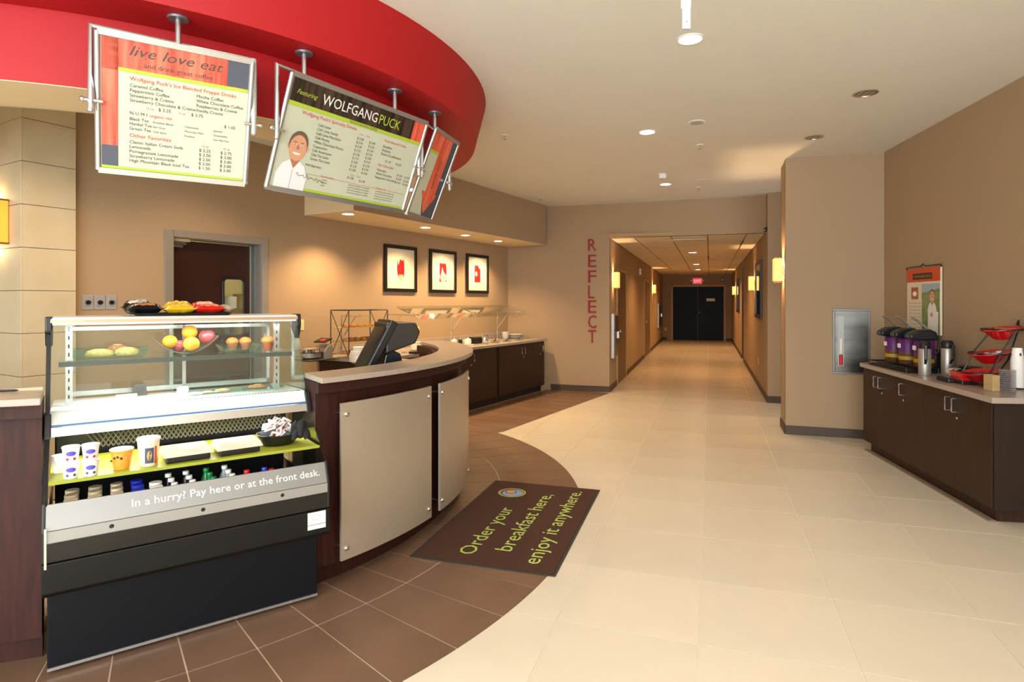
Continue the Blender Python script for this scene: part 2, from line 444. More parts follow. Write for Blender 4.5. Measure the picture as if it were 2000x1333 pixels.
# corridor ceiling: grid plus lift-out panels
b = MB()
b.prism([CL.w(-.1, -.0), CL.w(15.4, 0), CR.w(-15.9, 0), CR.w(0.0, 0), RW.w(HX, .16)], KZ+.012, KZ+.06)
cc = struct(b.build('ceiling_corridor', mat('ceiling_grid', 'a88d5e', .6)))
m_pan = mat('ceiling_panel_white', 'e6dfcb', .9, var=.04, vscale=60, bump=.3, bscale=150)
pan = None
cvs = [v for v in (9.85+1.22*k for k in range(14))]
pls = [-1.83, -1.22, -.62, -.03, .57, 1.17]
for a, b_ in zip(pls[:-1], pls[1:]):
    for v in cvs:
        q = [cg(a+.012, v+.012), cg(b_-.012, v+.012), cg(b_-.012, v+1.208), cg(a+.012, v+1.208)]
        q = clip(q, CR.w(0, -.012), CR.w(-15.9, -.012)); 
        if len(q) > 2: q = clip(q, CL.w(16, -.012), CL.w(0, -.012))
        if len(q) > 2: q = clip(q, RW.w(0, .17), RW.w(9, .17))
        if len(q) > 2: q = clip(q, EN.w(9, -.01), EN.w(0, -.01))
        if len(q) > 2 and area(q) > .004: MB().prism(q, KZ-.002, KZ+.012).build('ceiling_panel', m_pan, cc)
# stone pier at the far left: core and courses of travertine blocks
pa = PW.x_at(147, -.05); pb = PW.x_at(43, -.05)
SP = Frame(*PW.w(pb, -.05), .5009, .8655)
plen = pa-pb
core = MB().box(.004, plen-.004, .004, 4.2, 0, CZ, m_stoneg).build('wall_pier_stone', m_stoneg, None, loc=(*SP.o, 0), rot=(0, 0, SP.rz)); struct(core)
zc = SP.z_at(45, 230); H = .3255
zz = zc-9*H
k = 0; stm = {}
for k in range(0, 13):
    z0, z1 = max(0, zz+(k-1)*H), min(CZ, zz+k*H)
    if z1 <= 0.01 or z0 >= CZ: continue
    MB().box(0, plen, -.012, .0, z0+.002, z1-.002).build('stone_block', m_stone, core, bevel=.0025)
    n = 3
    for q in range(n): MB().box(-.012, 0, .0+q*.9-.012*(q == 0), (q+1)*.9-.003, z0+.002, z1-.002).build('stone_block', m_stone, core, bevel=.0025)
# soffit over the back counter
sx = PW.x_at(595, 0); SZ = 2.545
struct(MB().box(sx, 0, -.765, -.002, SZ, CZ, m_wall).build('soffit', m_wall, None, loc=(*K, 0), rot=(0, 0, PW.rz)))
b = MB().box(sx+.001, 0, -.764, -.003, SZ-.004, SZ, m_soff).box(sx-.006, sx, -.765, -.003, SZ-.004, CZ, m_soff)
struct(b.build('soffit_underside', m_soff, None, loc=(*K, 0), rot=(0, 0, PW.rz)))
# round red drum over the bar (two tiers)
b = MB().arc(CC, 2.36, 2.668, -205, 35.5, 2.885, CZ-.001, 90, m_red, r1t=2.757)
struct(b.build('ceiling_drum_outer', m_red, smooth=True))
b = MB().arc(CC, 1.97, 2.38, -205, 39, SZ, 3.0, 90, m_red)
struct(b.build('ceiling_drum_inner', m_red, smooth=True))
b = MB().arc(CC, 1.965, 2.379, -205, 39, SZ-.004, SZ-.0005, 90, m_soff).arc(CC, 1.955, 1.969, -205, 39, SZ-.004, CZ-.001, 90, m_soff)
struct(b.build('ceiling_drum_underside', m_soff, smooth=True))
# baseboards
def bb(name, fr, x0, x1, y=0, th=.012, h=.102):
    struct(MB().box(x0, x1, y-th, y, 0, h).build(name, m_base, None, bevel=.002, loc=(*fr.o, 0), rot=(0, 0, fr.rz)))
bb('baseboard_back', RW, .80, LX+.012)
bb('baseboard_corridor_left', CL, -.012, .93); bb('baseboard_corridor_left', CL, 2.35, 6.8); bb('baseboard_corridor_left', CL, 8.4, 15)
bb('baseboard_corridor_right', CR, g0, .012); bb('baseboard_corridor_right', CR, -15.6, g1)
bb('baseboard_pilaster', pil, -.012, 2.0)
bb('baseboard_pier', CF, -.012, 1.0)
SD = Frame(*CF.w(0, .5), CF.d[1]*1.0, -CF.d[0]*1.0)
SD = Frame(*CF.w(0, .5), .3162*-1, -.9487)
bb('baseboard_pier', SD, 0, .512)
bb('baseboard_right', RT, 0, .5); bb('baseboard_right', RT, 2.6, 11)
bb('baseboard_corridor_end', EN, 0, .17); bb('baseboard_corridor_end', EN, 2.45, 2.9)
# ============================================================ CURVED SERVICE BAR
def bolt_dir(a, r, z):  # position on the bar face
    return (C0[0]+r*math.cos(R(a)), C0[1]+r*math.sin(R(a)), z)
def ang_px(px, r):
    best = None
    for k in range(-1100, 400):
        a = k/10; X = C0[0]+r*math.cos(R(a)); Y = C0[1]+r*math.sin(R(a))
        if Y < .5: continue
        # outside face must point to the viewer
        if math.cos(R(a))*X+math.sin(R(a))*Y > 0: continue
        e = abs(1000+FPX*X/Y-px)
        if best is None or e < best[0]: best = (e, a)
    return best[1]
BA1 = 29.0
BA0 = -47
W = 1.117
def bar(name, label, a0, a1, n, panels):
    t = thing(name, label, 'counter', (C0[0], C0[1], 0))
    o = (0, 0)
    def ab(r0, r1, e0, e1, z0, z1, nm):
        q = [(r1*math.cos(R(a0+e0+(a1+e1-a0-e0)*i/n)), r1*math.sin(R(a0+e0+(a1+e1-a0-e0)*i/n))) for i in range(n+1)]
        q += [(r0*math.cos(R(a1+e1+(a0+e0-a1-e1)*i/n)), r0*math.sin(R(a1+e1+(a0+e0-a1-e1)*i/n))) for i in range(n+1)]
        MB().prism(cutc(q), z0, z1).build(nm, m_wood, t, smooth=True)
    def cutc(q, m_=0.0):
        g = W+.022 if a1 > 0 else -.022
        A = CASE.w(g, 0); B = CASE.w(g, 1); A = (A[0]-C0[0], A[1]-C0[1]); B = (B[0]-C0[0], B[1]-C0[1])
        return clip(q, B, A) if a1 > 0 else clip(q, A, B)
    ab(2.27, 2.40, 0, -.5, 0.001, .11, 'toe_kick')
    ab(2.24, 2.455, 0, 0, .11, 1.06, 'body')
    ab(2.22, 2.505, 0, .3, 1.06, 1.118, 'apron_band')
    ct = MB()
    if a1 > 0:   # rounded free end
        poly = [(2.56*math.cos(R(a0+(a1-a0)*i/n)), 2.56*math.sin(R(a0+(a1-a0)*i/n))) for i in range(n+1)]
        ea = R(a1); ex, ey = 2.415*math.cos(ea), 2.415*math.sin(ea)
        for i in range(1, 8):
            q = ea+R(180)*i/8; poly.append((ex+.145*math.cos(q), ey+.145*math.sin(q)))
        poly += [(2.27*math.cos(R(a1+(a0-a1)*i/n)), 2.27*math.sin(R(a1+(a0-a1)*i/n))) for i in range(n+1)]
        ct.prism(cutc(poly), 1.12, 1.15)
    else:
        poly = [(2.56*math.cos(R(a0+(a1-a0)*i/n)), 2.56*math.sin(R(a0+(a1-a0)*i/n))) for i in range(n+1)]
        poly += [(2.27*math.cos(R(a1+(a0-a1)*i/n)), 2.27*math.sin(R(a1+(a0-a1)*i/n))) for i in range(n+1)]
        ct.prism(cutc(poly), 1.12, 1.15)
    ct.build('countertop', m_top, t, bevel=.004)
    for (pa_, pb_) in panels:
        p = MB().arc(o, 2.515, 2.53, pa_, pb_, .137, .997, 16).build('metal_panel', m_alu, t, smooth=True)
        for a in (pa_+.75, pb_-.75):
            for z in (.20, .935):
                q = MB().lathe([(.001, .012), (.010, .010), (.015, .004), (.015, 0), (.006, -.001), (.006, -.075)], 14, T=Matrix.Translation(Vector((2.53*math.cos(R(a)), 2.53*math.sin(R(a)), z))) @ Matrix.Rotation(R(a), 4, 'Z') @ Matrix.Rotation(R(90), 4, 'Y'))
                q.build('standoff_bolt', m_chrome, p, smooth=True)
    return t
A1, A2 = ang_px(667, 2.53), ang_px(843, 2.53)
A3 = ang_px(860, 2.53)
print('panel angles', A1, A2, A3)
bar('service_bar', 'curved dark wood service bar with brushed metal panels beside the brown mat', BA0, BA1, 60, [(A1, A2), (A3, A3+(A2-A1)+.5)])
bar('service_bar', 'dark wood bar end cut by the left picture edge, beside the chiller', -112, -63, 40, [(-108, -82)])

# ============================================================ WORK COUNTER ALONG THE PICTURE WALL
def cabinet_handle(mb, x, z0, z1, y=0.0, d=.035):
    mb.tube([(x, y, z1), (x, y-d+.006, z1), (x, y-d, z1-.006), (x, y-d, z0+.006), (x, y-d+.006, z0), (x, y, z0)], .0048, 6)
CD = .745
lx0, lx1 = -4.38, 0
t = thing('cabinet_run', 'long dark base cabinet with steel pulls under the buffet worktop', 'cabinet', (*K, 0), PW.rz)
MB().box(lx0+.03, -.03, -CD+.06, -.01, 0.001, .10).build('toe_kick', m_black, t)
MB().box(lx0+.02, -.006, -CD+.022, -.006, .10, .868).build('body', m_wood2, t)
hx = [PW.x_at(p, -CD) for p in (925, 1016, 1022.5, 1057)]
gap = (PW.x_at(969.5, -CD), PW.x_at(974.5, -CD))
edges = [lx0+.02, -3.3, -2.75, gap[0]]
sp = [(-3.28, -2.36), (-2.35, gap[0])]
right = [gap[1], (hx[1]+hx[2])/2, (hx[2]+hx[3])/2+.02, -.02]
cells = [(gap[0]-1.02, gap[0]), (gap[0]-1.55, gap[0]-1.02), (right[0], right[1]), (right[1], right[2]), (right[2], right[3])]
for k, (a, b_) in enumerate(cells):
    d = MB().box(a+.003, b_-.003, -CD, -CD+.021, .115, .862).build('door', m_wood2, t, bevel=.0015)
    hq = {0: PW.x_at(925, -CD-.02), 2: hx[1], 3: hx[2], 4: hx[3]}.get(k)
    if hq is not None:
        h = MB(); cabinet_handle(h, hq, .70, .80, -CD); h.build('handle', m_chrome, d, smooth=True)
        if k in (0, 3, 4): MB().lathe([(.0001, .006), (.010, .005), (.011, 0)], 12, T=Matrix.Translation((hq-(.03 if k != 3 else .0), -CD, .655)) @ Matrix.Rotation(R(90), 4, 'X')).build('lock', m_steel, d)
# near end of the run, seen behind the bar
d = MB().box(lx0, lx0+.02, -CD, -.006, .115, .862).build('end_panel', m_wood2, t)
# stub joining it to the bar
sb = thing('cabinet_run', 'short dark cabinet joining the curved bar to the buffet run', 'cabinet', (*K, 0), PW.rz)
MB().box(-4.38, -4.15, -1.75, -CD-.02, .02, .868).build('body', m_wood2, sb)
dd = MB().box(-4.402, -4.382, -1.6, -CD-.02, .115, .862).build('door', m_wood2, sb, bevel=.0015)
MB().ball(.014, (-4.425, -1.05, .80), 1, 10, 8).tube([(-4.402, -1.05, .80), (-4.42, -1.05, .80)], .005, 6).build('knob', m_chrome, dd, smooth=True)
# worktops: one L-shaped slab + splash
pl = [(lx0-.03, -.004), (-.004, -.004), (-.004, -CD-.03), (-4.12, -CD-.03), (-4.12, -1.78), (lx0-.03, -1.78)]
wt = MB().prism([(x, y) for x, y in pl], .87, .91).build('worktop', m_top, None, loc=(*K, 0), rot=(0, 0, PW.rz), bevel=.004)
tag(wt, 'greige stone worktop running below the sneeze guard to the corner', 'worktop')
MB().box(lx0-.03, -.0, -.02, -.001, .91, 1.01).build('backsplash', m_top, wt, bevel=.002)
# staff ledge inside the bar, under the bar top
t = thing('staff_ledge', 'low work ledge inside the curved bar, holding the till', 'worktop', (C0[0], C0[1], 0))
MB().arc((0, 0), 1.72, 2.235, -36, 22, .872, .905, 30).build('top', m_top, t)
MB().arc((0, 0), 1.80, 2.20, -35, 21, .001, .872, 30).build('body', m_wood2, t)

# ============================================================ OPEN REFRIGERATED DISPLAY CASE
W = 1.117
t = case = thing('display_case', 'black refrigerated grab-and-go display case with silver lip between the bars', 'display case', (*CASE.o, 0), CASE.rz)
b = MB().box(.0, W, .0, .76, .03, .385)
b.build('lower_body', m_navy, t, bevel=.004)
MB().box(.0, W, -.004, .004, .018, .03).build('base_trim', m_silver, t)
MB().box(.03, W-.03, .04, .72, 0.001, .03).build('plinth', m_black, t)
b = MB().prism([(-.155, .385), (-.165, .40), (-.165, .517), (.02, .517), (.02, .385)], -.012, W+.012, T=Matrix(((0, 0, 1, 0), (1, 0, 0, 0), (0, 1, 0, 0), (0, 0, 0, 1))))
b.build('bumper', mat('black_satin_metal', '070809', .42, spec=.3), t, bevel=.004)
MB().box(-.002, W+.002, -.155, -.02, .519, .597).build('gloss_band', m_blackg, t, bevel=.002)
YZ = Matrix(((0, 0, 1, 0), (1, 0, 0, 0), (0, 1, 0, 0), (0, 0, 0, 1)))     # (y,z,x) -> world
tr = MB().prism([(-.158, .598), (-.158, .643), (-.10, .643), (-.10, .598)], 0, W, T=YZ).build('lower_trim', mat('trim_silver', 'a3a6a8', .3, .7), t)
for px in (218, 397, 552):
    x = CASE.x_at(px, -.16)
    MB().lathe([(.0001, .004), (.006, .004), (.009, 0)], 12, T=Matrix.Translation((x, -.158, .622)) @ Matrix.Rotation(R(90), 4, 'X')).build('screw', m_black, t)
lip = MB().prism([(-.150, .644), (-.112, .738), (-.104, .738), (-.140, .644)], .0, W, T=YZ).build('front_lip', mat('lip_silver', '8d8f90', .36, .6), t)
# lettering on the lip
b = MB()
x0 = CASE.x_at(255.6, -.13); x1 = CASE.x_at(622, -.13)
write(b, 'In a hurry? Pay here or at the front desk.', 0, 0, .047, width=x1-x0)
tl = math.atan2(.038, .094)
b.build('lettering', mat('pale_lettering', 'f2f3ee', .5, emit=0), lip, loc=(x0, -.1345-.0030, .681), rot=(tl*-1, 0, 0))
for x0_, x1_ in ((-.012, .0), (W, W+.012)):
    # end plates: lower plate, curved edge up to the sill
    MB().prism([(-.155, .52), (-.155, .64), (-.115, .745), (-.06, .745), (.06, .60), (.76, .60), (.76, .385), (.02, .385), (.02, .52)], x0_, x1_, T=YZ).build('end_plate', m_black, t, bevel=.003)
    eg = MB().prism([(-.108, .745), (.165, .955), (.20, 1.0), (.37, 1.43), (.74, 1.43), (.74, .60), (.06, .60), (-.06, .745)], x0_+.004, x1_-.004, T=YZ).build('end_glass', m_gglass if x0_ > 0 else m_glass, t)
    MB().prism([(.15, .95), (.19, 1.055), (.29, 1.055), (.30, .95)], x0_-.006, x1_+.008, T=YZ).build('corner_bracket', m_black, t, bevel=.004)
    MB().prism([(.345, 1.415), (.352, 1.482), (.43, 1.482), (.46, 1.40), (.38, 1.34)], x0_-.008, x1_+.008, T=YZ).build('end_cap', m_black, t, bevel=.006)
MB().prism([(-.118, .735), (.155, .955), (.19, .955), (-.075, .735)], -.014, .004, T=YZ).build('edge_strip', m_black, t)
MB().prism([(.19, 1.0), (.345, 1.40), (.376, 1.40), (.226, 1.0)], -.014, .003, T=YZ).build('edge_strip', m_black, t)
MB().box(-.004, .004, -.168, -.160, .50, .66).build('edge_strip', m_silver, t)
# roof
MB().prism([(.352, 1.440), (.350, 1.470), (.358, 1.478), (.75, 1.478), (.75, 1.44)], .0, W, T=YZ).build('roof', mat('roof_silver', 'dcdcda', .3, .2), t, bevel=.003)
MB().prism([(.345, 1.452), (.345, 1.466), (.350, 1.466), (.350, 1.452)], .0, W, T=YZ).build('roof_trim', m_chrome, t)
# sill and deck
MB().prism([(.168, .957), (.176, .996), (.19, .996), (.19, .957)], .0, W, T=YZ).build('sill_trim', m_silver, t)
MB().prism([(.178, .998), (.180, 1.006), (.19, 1.006), (.19, .998)], .0, W, T=YZ).build('sill_reveal', mat('slate_blue', '3d6a95', .4), t)
MB().prism([(.182, 1.007), (.215, 1.064), (.26, 1.064), (.74, 1.045), (.74, 1.0), (.19, 1.0)], .002, W-.002, T=YZ).build('deck', mat('white_enamel', 'dfe4e6', .3), t, bevel=.002)
b = MB()
for k in range(40): b.box(.50+k*.015, .508+k*.015, .222, .232, 1.064, 1.0655)
b.build('air_slots', m_black, t, kind='stuff')
# upper front glass
MB().prism([(.203, 1.058), (.356, 1.442), (.361, 1.442), (.208, 1.058)], .004, W-.004, T=YZ).build('front_glass', m_glass, t)
# middle glass shelf on a dark rail
sh = MB().box(.03, W-.03, .36, .70, 1.266, 1.274).build('glass_shelf', m_gglass, t)
MB().box(.03, W-.03, .352, .362, 1.246, 1.268).build('shelf_rail', mat('rail_grey', '3c4240', .4), sh)
# slotted shelf standards and rear sliding doors
for x in (.055, W-.115):
    st = MB().box(x, x+.028, .40, .42, 1.05, 1.44).build('shelf_standard', m_silver, t)
    b = MB()
    for k in range(9): b.box(x+.010, x+.016, .3985, .40, 1.09+k*.04, 1.108+k*.04)
    b.build('slots', m_black, st, kind='stuff')
for x0_, x1_, y in ((.06, .60, .71), (.52, W-.06, .725)):
    b = MB()
    for q in ((x0_, x0_+.018, 1.06, 1.42), (x1_-.018, x1_, 1.06, 1.42), (x0_, x1_, 1.06, 1.085), (x0_, x1_, 1.40, 1.42)): b.box(q[0], q[1], y, y+.012, q[2], q[3])
    f = b.build('rear_door', m_silver, t)
    MB().box(x0_+.018, x1_-.018, y+.004, y+.008, 1.085, 1.40).build('pane', m_glass, f)
# cold well
b = MB().box(.01, W-.01, .60, .62, .52, .955).box(.01, W-.01, -.09, .60, .50, .518)
b.build('cold_well', m_black, t)
# perforated rear grille
gz0, gz1 = .84, .955; b = MB(); n = 46
for k in range(n+8):
    for s in (1, -1):
        xa = .18+k*.021; xb = xa+s*.09*.9
        if xa > W-.03: continue
        v = []
        pts = [(xa, gz0), (xb, gz1)]
        if min(xa, xb) < .02 or max(xa, xb) > W-.02: continue
        b.add([(xa, .42, gz0), (xa+.006, .42, gz0), (xb+.006, .50, gz1), (xb, .50, gz1)], [(0, 1, 2, 3)])
b.build('perforated_grille', mat('grille_grey', '6a645c', .4, .6), t, kind='stuff')
MB().box(.02, W-.02, .52, .525, .80, .955).build('grille_back', m_black, t)
# lime shelf
SHZ = .810
shf = MB().prism([(-.052, SHZ-.008), (-.052, SHZ), (.42, SHZ+.0), (.42, SHZ-.008)], .006, W-.008, T=YZ).build('lime_shelf', mat('lime_shelf', 'a9ad32', .4), t)
MB().box(.006, W-.006, -.0545, -.0522, SHZ-.010, SHZ+.004).build('price_rail', mat('lime_rail', '8f9a2a', .4), shf)
# label plate on the bumper
xl, xr = CASE.x_at(601, -.166), CASE.x_at(636, -.166)
pl_ = MB().box(xl, xr, -.167, -.1652, .452, .512).box(xl, xr, -.167, -.1652, .428, .449).build('label_plate', m_white, t)
b = MB(); write(b, 'cold case', xl+.008, .435, .012, y=-.1675); b.tube([((xl+xr)/2+.022*math.cos(a*.524), -.1672, .484+.013*math.sin(a*.524)) for a in range(12)], .001, 4, closed=True)
b = MB(); b.tube([((xl+xr)/2+.022*math.cos(a*.524), -.1672, .484+.013*math.sin(a*.524)) for a in range(12)], .001, 4, closed=True)
b.build('printed_mark', mat('grey_print', '8b8f94', .6), pl_)
# lamps of the case
lt = mat('lamp_tube', 'ffffff', .3, emit=9)
MB().tube([(.05, .215, .985), (W-.05, .215, .985)], .006, 8).build('lamp_tube', lt, t)
light('AREA', 'case_lamp_upper', (W/2, .38, 1.420), 1.8, WHITE, (0, .25, -1), W-.1, .03, parent=case)
light('AREA', 'case_lamp_deck', (W*.36, .40, 1.24), 3.2, WHITE, (0, -.15, -1), W*.6, .03, parent=case)
light('AREA', 'case_lamp_lower', (W/2, .22, .952), 5.5, WHITE, (0, -.18, -1), W-.1, .03, parent=case)

# ---- things in the case
def C(x, y, z): return CASE.w(x, y, z)
def cup(name, label, cat, loc, r0, r1, h, body, lidm, group=None, lidh=.006, rz=0):
    t = thing(name, label, cat, loc, rz, group)
    MB().lathe([(r0*.96, 0), (r0, .003), (r1, h)], 24).build('cup', body, t, smooth=True)
    MB().lathe([(r1*1.07, h), (r1*1.07, h+lidh*.6), (r1*1.0, h+lidh), (.0001, h+lidh)], 24).build('lid', lidm, t, smooth=True)
    return t
m_yog = mat('yogurt_white', 'f0f1f4', .4); m_foil = mat('yogurt_foil', 'd9d6d4', .35)
m_vio = mat('violet_print', '5a49b8', .5); m_berry = mat('berry_print', 'c0203a', .5); m_blue2 = mat('blue_berry_print', '2b5b7c', .5)
ylab = [['white yogurt cup with red berries, upper left of the stacked block', 'white yogurt cup with red berries on top, beside the empty shelf gap', 'white yogurt cup with blue berries, under the upper left cup', 'white yogurt cup with blue berries, bottom, nearest the empty gap'],]
idx = 0
for row, z in ((1, SHZ+.001+.0675), (0, SHZ+.001)):
    for px in (136, 175):
        gx = CASE.g(px, 941 if px == 136 else 936, SHZ)[0]
        y = .005
        o = cup('yogurt_cup', ylab[0][idx], 'yogurt', C(gx+.004, y-.018, z), .025, .0315, .061, m_yog, m_foil, 'stacked yogurt cups at the left of the lime shelf', rz=CASE.rz)
        T = Matrix.Identity(4)
        b = MB(); n = 14
        def onc(u, v, k=1.003):   # wrap a label point (u across, v up) on the cup
            r = (.025+(.0315-.025)*v/.061)*k+.0004; a = -math.pi/2+u/r
            return (r*math.cos(a), r*math.sin(a), v)
        for q in range(8):
            u0, u1 = -.018+.0045*q, -.0135+.0045*q
            h0, h1 = (.010*math.sqrt(max(.02, 1-(u/.0185)**2)) for u in (u0, u1))
            b.add([onc(u0, .039-h0), onc(u1, .039-h1), onc(u1, .039+h1), onc(u0, .039+h0)], [(0, 1, 2, 3)])
        b.build('printed_oval', m_vio, o)
        b = MB()
        for u in (-.013, .013): b.add([onc(u+.006*math.cos(q*.785), .016+.006*math.sin(q*.785)) for q in range(8)], [tuple(range(8))])
        b.build('printed_berries', m_berry if row else m_blue2, o)
        idx += 1
cup('yogurt_cup', 'white yogurt cup half hidden by the left frame of the chiller', 'yogurt', C(.043, .12, SHZ+.001), .026, .034, .068, m_yog, m_foil, rz=CASE.rz)
# juice pot and oatmeal pot
m_org = mat('orange_fruit_pot', 'e0983c', .35, var=.15, vscale=60); m_rimo = mat('pale_orange_lid', 'f0cfa4', .4)
gx = CASE.g(240, 925, SHZ)
t = cup('fruit_pot', 'clear pot of orange fruit pieces beside the yogurt block', 'pot', C(gx[0], .03, SHZ+.001), .031, .044, .085, m_org, m_rimo)
b = MB()
for a in (-100, -60, -140, -80): b.ball(.006, (.038*math.cos(R(a)), .038*math.sin(R(a)), .05+.01*math.sin(a)), 1, 8, 6)
b.build('grapes', mat('dark_grape', '4a1518', .3), t, smooth=True)
gx = CASE.g(294, 918, SHZ)
t = cup('porridge_pot', 'tall cream and orange porridge pot with a printed blue label', 'pot', C(gx[0], .03, SHZ+.001), .036, .045, .115, mat('pot_cream', 'ecdcc0', .4), mat('pot_lid', 'f3e7d3', .4), lidh=.012, rz=CASE.rz)
b = MB()
def onp(u, v):
    r = .036+(.009)*v/.115+.0005; a = -math.pi/2+u/r; return (r*math.cos(a), r*math.sin(a), v)
b.add([onp(-.018+.006*i, v) for v in (.015, .085) for i in range(7)], [(i, i+1, i+8, i+7) for i in range(6)])
b.build('printed_label', mat('label_navy', '3c4a63', .5), t)
b = MB(); b.add([onp(.010*math.cos(q*.6), .05+.022*math.sin(q*.6)) for q in range(10)], [tuple(range(10))]); 
b2 = [(x*1.004, y*1.004, z) for x, y, z in b.v]; b.v = b2; b.build('printed_picture', mat('label_gold', 'c99a4d', .5), t)
b = MB(); b.add([onp(.021+.004*i, v) for v in (.01, .09) for i in range(4)], [(i, i+1, i+5, i+4) for i in range(3)]); b.build('printed_stripe', mat('label_orange', 'c9562a', .5), t)
# two lidded meal trays
m_lid = glass('tray_lid_plastic', 'f4ece4', alpha=.55, milk='efe0cf')
for k, (px, py, lb) in enumerate(((365, 898, 'lidded black meal tray with pale clear lid beside the porridge pot'), (466, 886, 'lidded black meal tray with pale clear lid next to the basket of sachets'))):
    gx = CASE.g(px, py, SHZ); t = thing('meal_tray', lb, 'food tray', C(gx[0], .062, SHZ+.001), CASE.rz+R(2), 'lidded meal trays on the lime shelf')
    MB().prism([(-.092, -.07), (.092, -.07), (.092, .07), (-.092, .07)], 0, .028).build('tray', m_black, t, bevel=.006)
    v = [(-.105, -.083, .029), (.105, -.083, .029), (.105, .083, .029), (-.105, .083, .029), (-.092, -.070, .058), (.092, -.070, .058), (.092, .070, .058), (-.092, .070, .058)]
    MB().add(v, [(0, 1, 5, 4), (1, 2, 6, 5), (2, 3, 7, 6), (3, 0, 4, 7), (4, 5, 6, 7), (3, 2, 1, 0)]).build('lid', m_lid, t, bevel=.004)
    b = MB(); random.seed(k+3)
    for q in range(14): b.ball(random.uniform(.007, .012), (random.uniform(-.065, .065), random.uniform(-.035, .035), .036), .6, 7, 5, m=random.choice([mat('bread_tan', 'd2a873', .7), mat('ham_pink', 'd3907c', .6), mat('lettuce', '9fb25a', .7), mat('cheese', 'e8cf8a', .6)]))
    b.build('filling', None, t, smooth=True, kind='stuff')
    b = MB().ball(.03, (0, 0, .056), .05, 12, 6).build('sticker', mat('pale_sticker', 'e9de9a', .5), t)
# basket of sachets with a black bow of cloth
gx = CASE.g(555, 876, SHZ)
t = thing('sachet_basket', 'black basket heaped with white sachets at the shelf end', 'basket', C(gx[0], .12, SHZ+.001), CASE.rz); t.scale = (1.25, 1.2, 1.15)
MB().lathe([(.06, 0), (.065, .004), (.085, .05), (.081, .05), (.060, .008), (.0001, .008)], 20).build('basket', m_black, t, smooth=True)
sx_ = None
random.seed(5); sac = []
for q in range(26):
    a = random.uniform(0, 6.28); rr = random.uniform(0, .07)
    z = .05+.05*(1-rr/.07)+random.uniform(0, .02)
    if sx_ is None:
        b = MB().box(-.022, .022, -.002, .002, -.014, .014, mat('sachet_white', 'efe9e6', .5)).box(-.012, .012, -.0026, .0026, -.006, .006, mat('sachet_red', 'b4482e', .5))
        sx_ = b.build('sachet', None, t); o = sx_
    else: o = sx_.copy(); COL.objects.link(o)
    o.location = (rr*math.cos(a), rr*math.sin(a)*.8, z); o.rotation_euler = (random.uniform(-1.4, 1.4), random.uniform(-.7, .7), random.uniform(0, 3))
gx = CASE.g(580, 873, SHZ)
t = thing('cloth_bow', 'black cloth tied in a loose knot at the right end of the chiller', 'cloth', C(W-.085, .005, SHZ+.001), CASE.rz); t.scale = (1.15, 1.0, 1.35)
random.seed(11)
for q in range(7):
    a = q*.9; L_ = random.uniform(.05, .085)
    pts = [(0, 0, .045)]+[(L_*s*math.cos(a)*(.6), L_*s*math.sin(a)*.5, .045+.055*math.sin(s*2.6)*(1 if q % 2 else .4)-.03*s) for s in (.25, .5, .75, 1.0)]
    pts = [(max(-.07, min(.055, p[0])), max(-.035, min(.05, p[1])), max(.012, p[2])) for p in pts]
    MB().tube(pts, [.010, .014, .017, .014, .008], 8).build('loop', mat('black_cloth', '17181c', .85, bump=.3), t, smooth=True)
MB().ball(.02, (0, 0, .045), .9).build('knot', MATS['black_cloth'], t, smooth=True)
# bottles standing in the cold well
def bottle(label, cat, loc, r, h, bodym, capm, capr, caph, neck, group, waist=True):
    t = thing('bottle', label, cat, loc, 0, group)
    sh_ = h-neck-caph
    MB().lathe([(r*.9, 0), (r, .006), (r, sh_*.86), (r*.75, sh_), (capr*.85, sh_+neck*.6), (capr*.85, h-caph)], 18).build('body', bodym, t, smooth=True)
    MB().lathe([(capr, h-caph), (capr, h-.002), (capr*.93, h), (.0001, h)], 16).build('cap', capm, t, smooth=True)
    return t
WZ = .519
def well(px, py, ztop):  # local x for a cap seen at (px,py)
    return CASE.g(px, py, ztop)
brown = mat('iced_coffee', '8b6a52', .3); pale = mat('pale_juice', 'ccb79a', .3); dk = mat('dark_juice', '4b2030', .3)
m_capw = mat('cap_white', 'e9e7e2', .4); m_capt = mat('cap_tan', 'bfae93', .4); m_capb = mat('cap_blue', '2233b4', .35); m_capg = mat('cap_green', '0d7a3c', .35); m_capr = mat('cap_red', 'c4161c', .35)
m_grn = mat('green_bottle', '0f8a45', .2); m_clr = mat('clear_bottle', 'aeb4b8', .15); m_cola = mat('cola_bottle', '1c1414', .2); m_teal = mat('teal_label', '2f7d76', .5)
rows = [(139, 958, 3, pale, m_capt, .026, 'jar of pale drink with tan cap'), (184, 948, 3, m_teal, m_capt, .026, 'teal labelled jar with tan cap'),
        (226, 945, 3, dk, m_capt, .024, 'dark red juice jar with pinkish cap'), (265, 937, 3, dk, m_capb, .025, 'jar with bright blue cap'),
        (303, 940, 2, m_clr, m_capw, .026, 'jar with wide white cap')]
places = ['front', 'middle', 'back']
for px, py, n, bm, cm, cr, lb in rows:
    gx, gy = well(px, py, .74)
    for k in range(n):
        y = -.055+.065*k
        bottle(lb+', '+places[k]+' of its row in the cold well', 'bottle', C(gx+.002*k, y, WZ), .029, .212+.004*k, bm, cm, cr, .022, .012, 'wide capped jars in the cold well')
rows = [(338, 927, 3, m_cola, m_capw, 'slim dark bottle with white cap'), (373, 922, 3, m_cola, m_capw, 'slim brown bottle with white cap'),
        (408, 910, 3, m_grn, m_capg, 'green bottle with green cap'), (445, 906, 3, m_clr, m_capw, 'clear water bottle with white cap'),
        (483, 912, 1, m_cola, m_capr, 'cola bottle with red cap'), (513, 903, 1, m_clr, m_capb, 'clear bottle with blue cap'), (540, 912, 1, m_clr, m_capr, 'short bottle with red and white cap')]
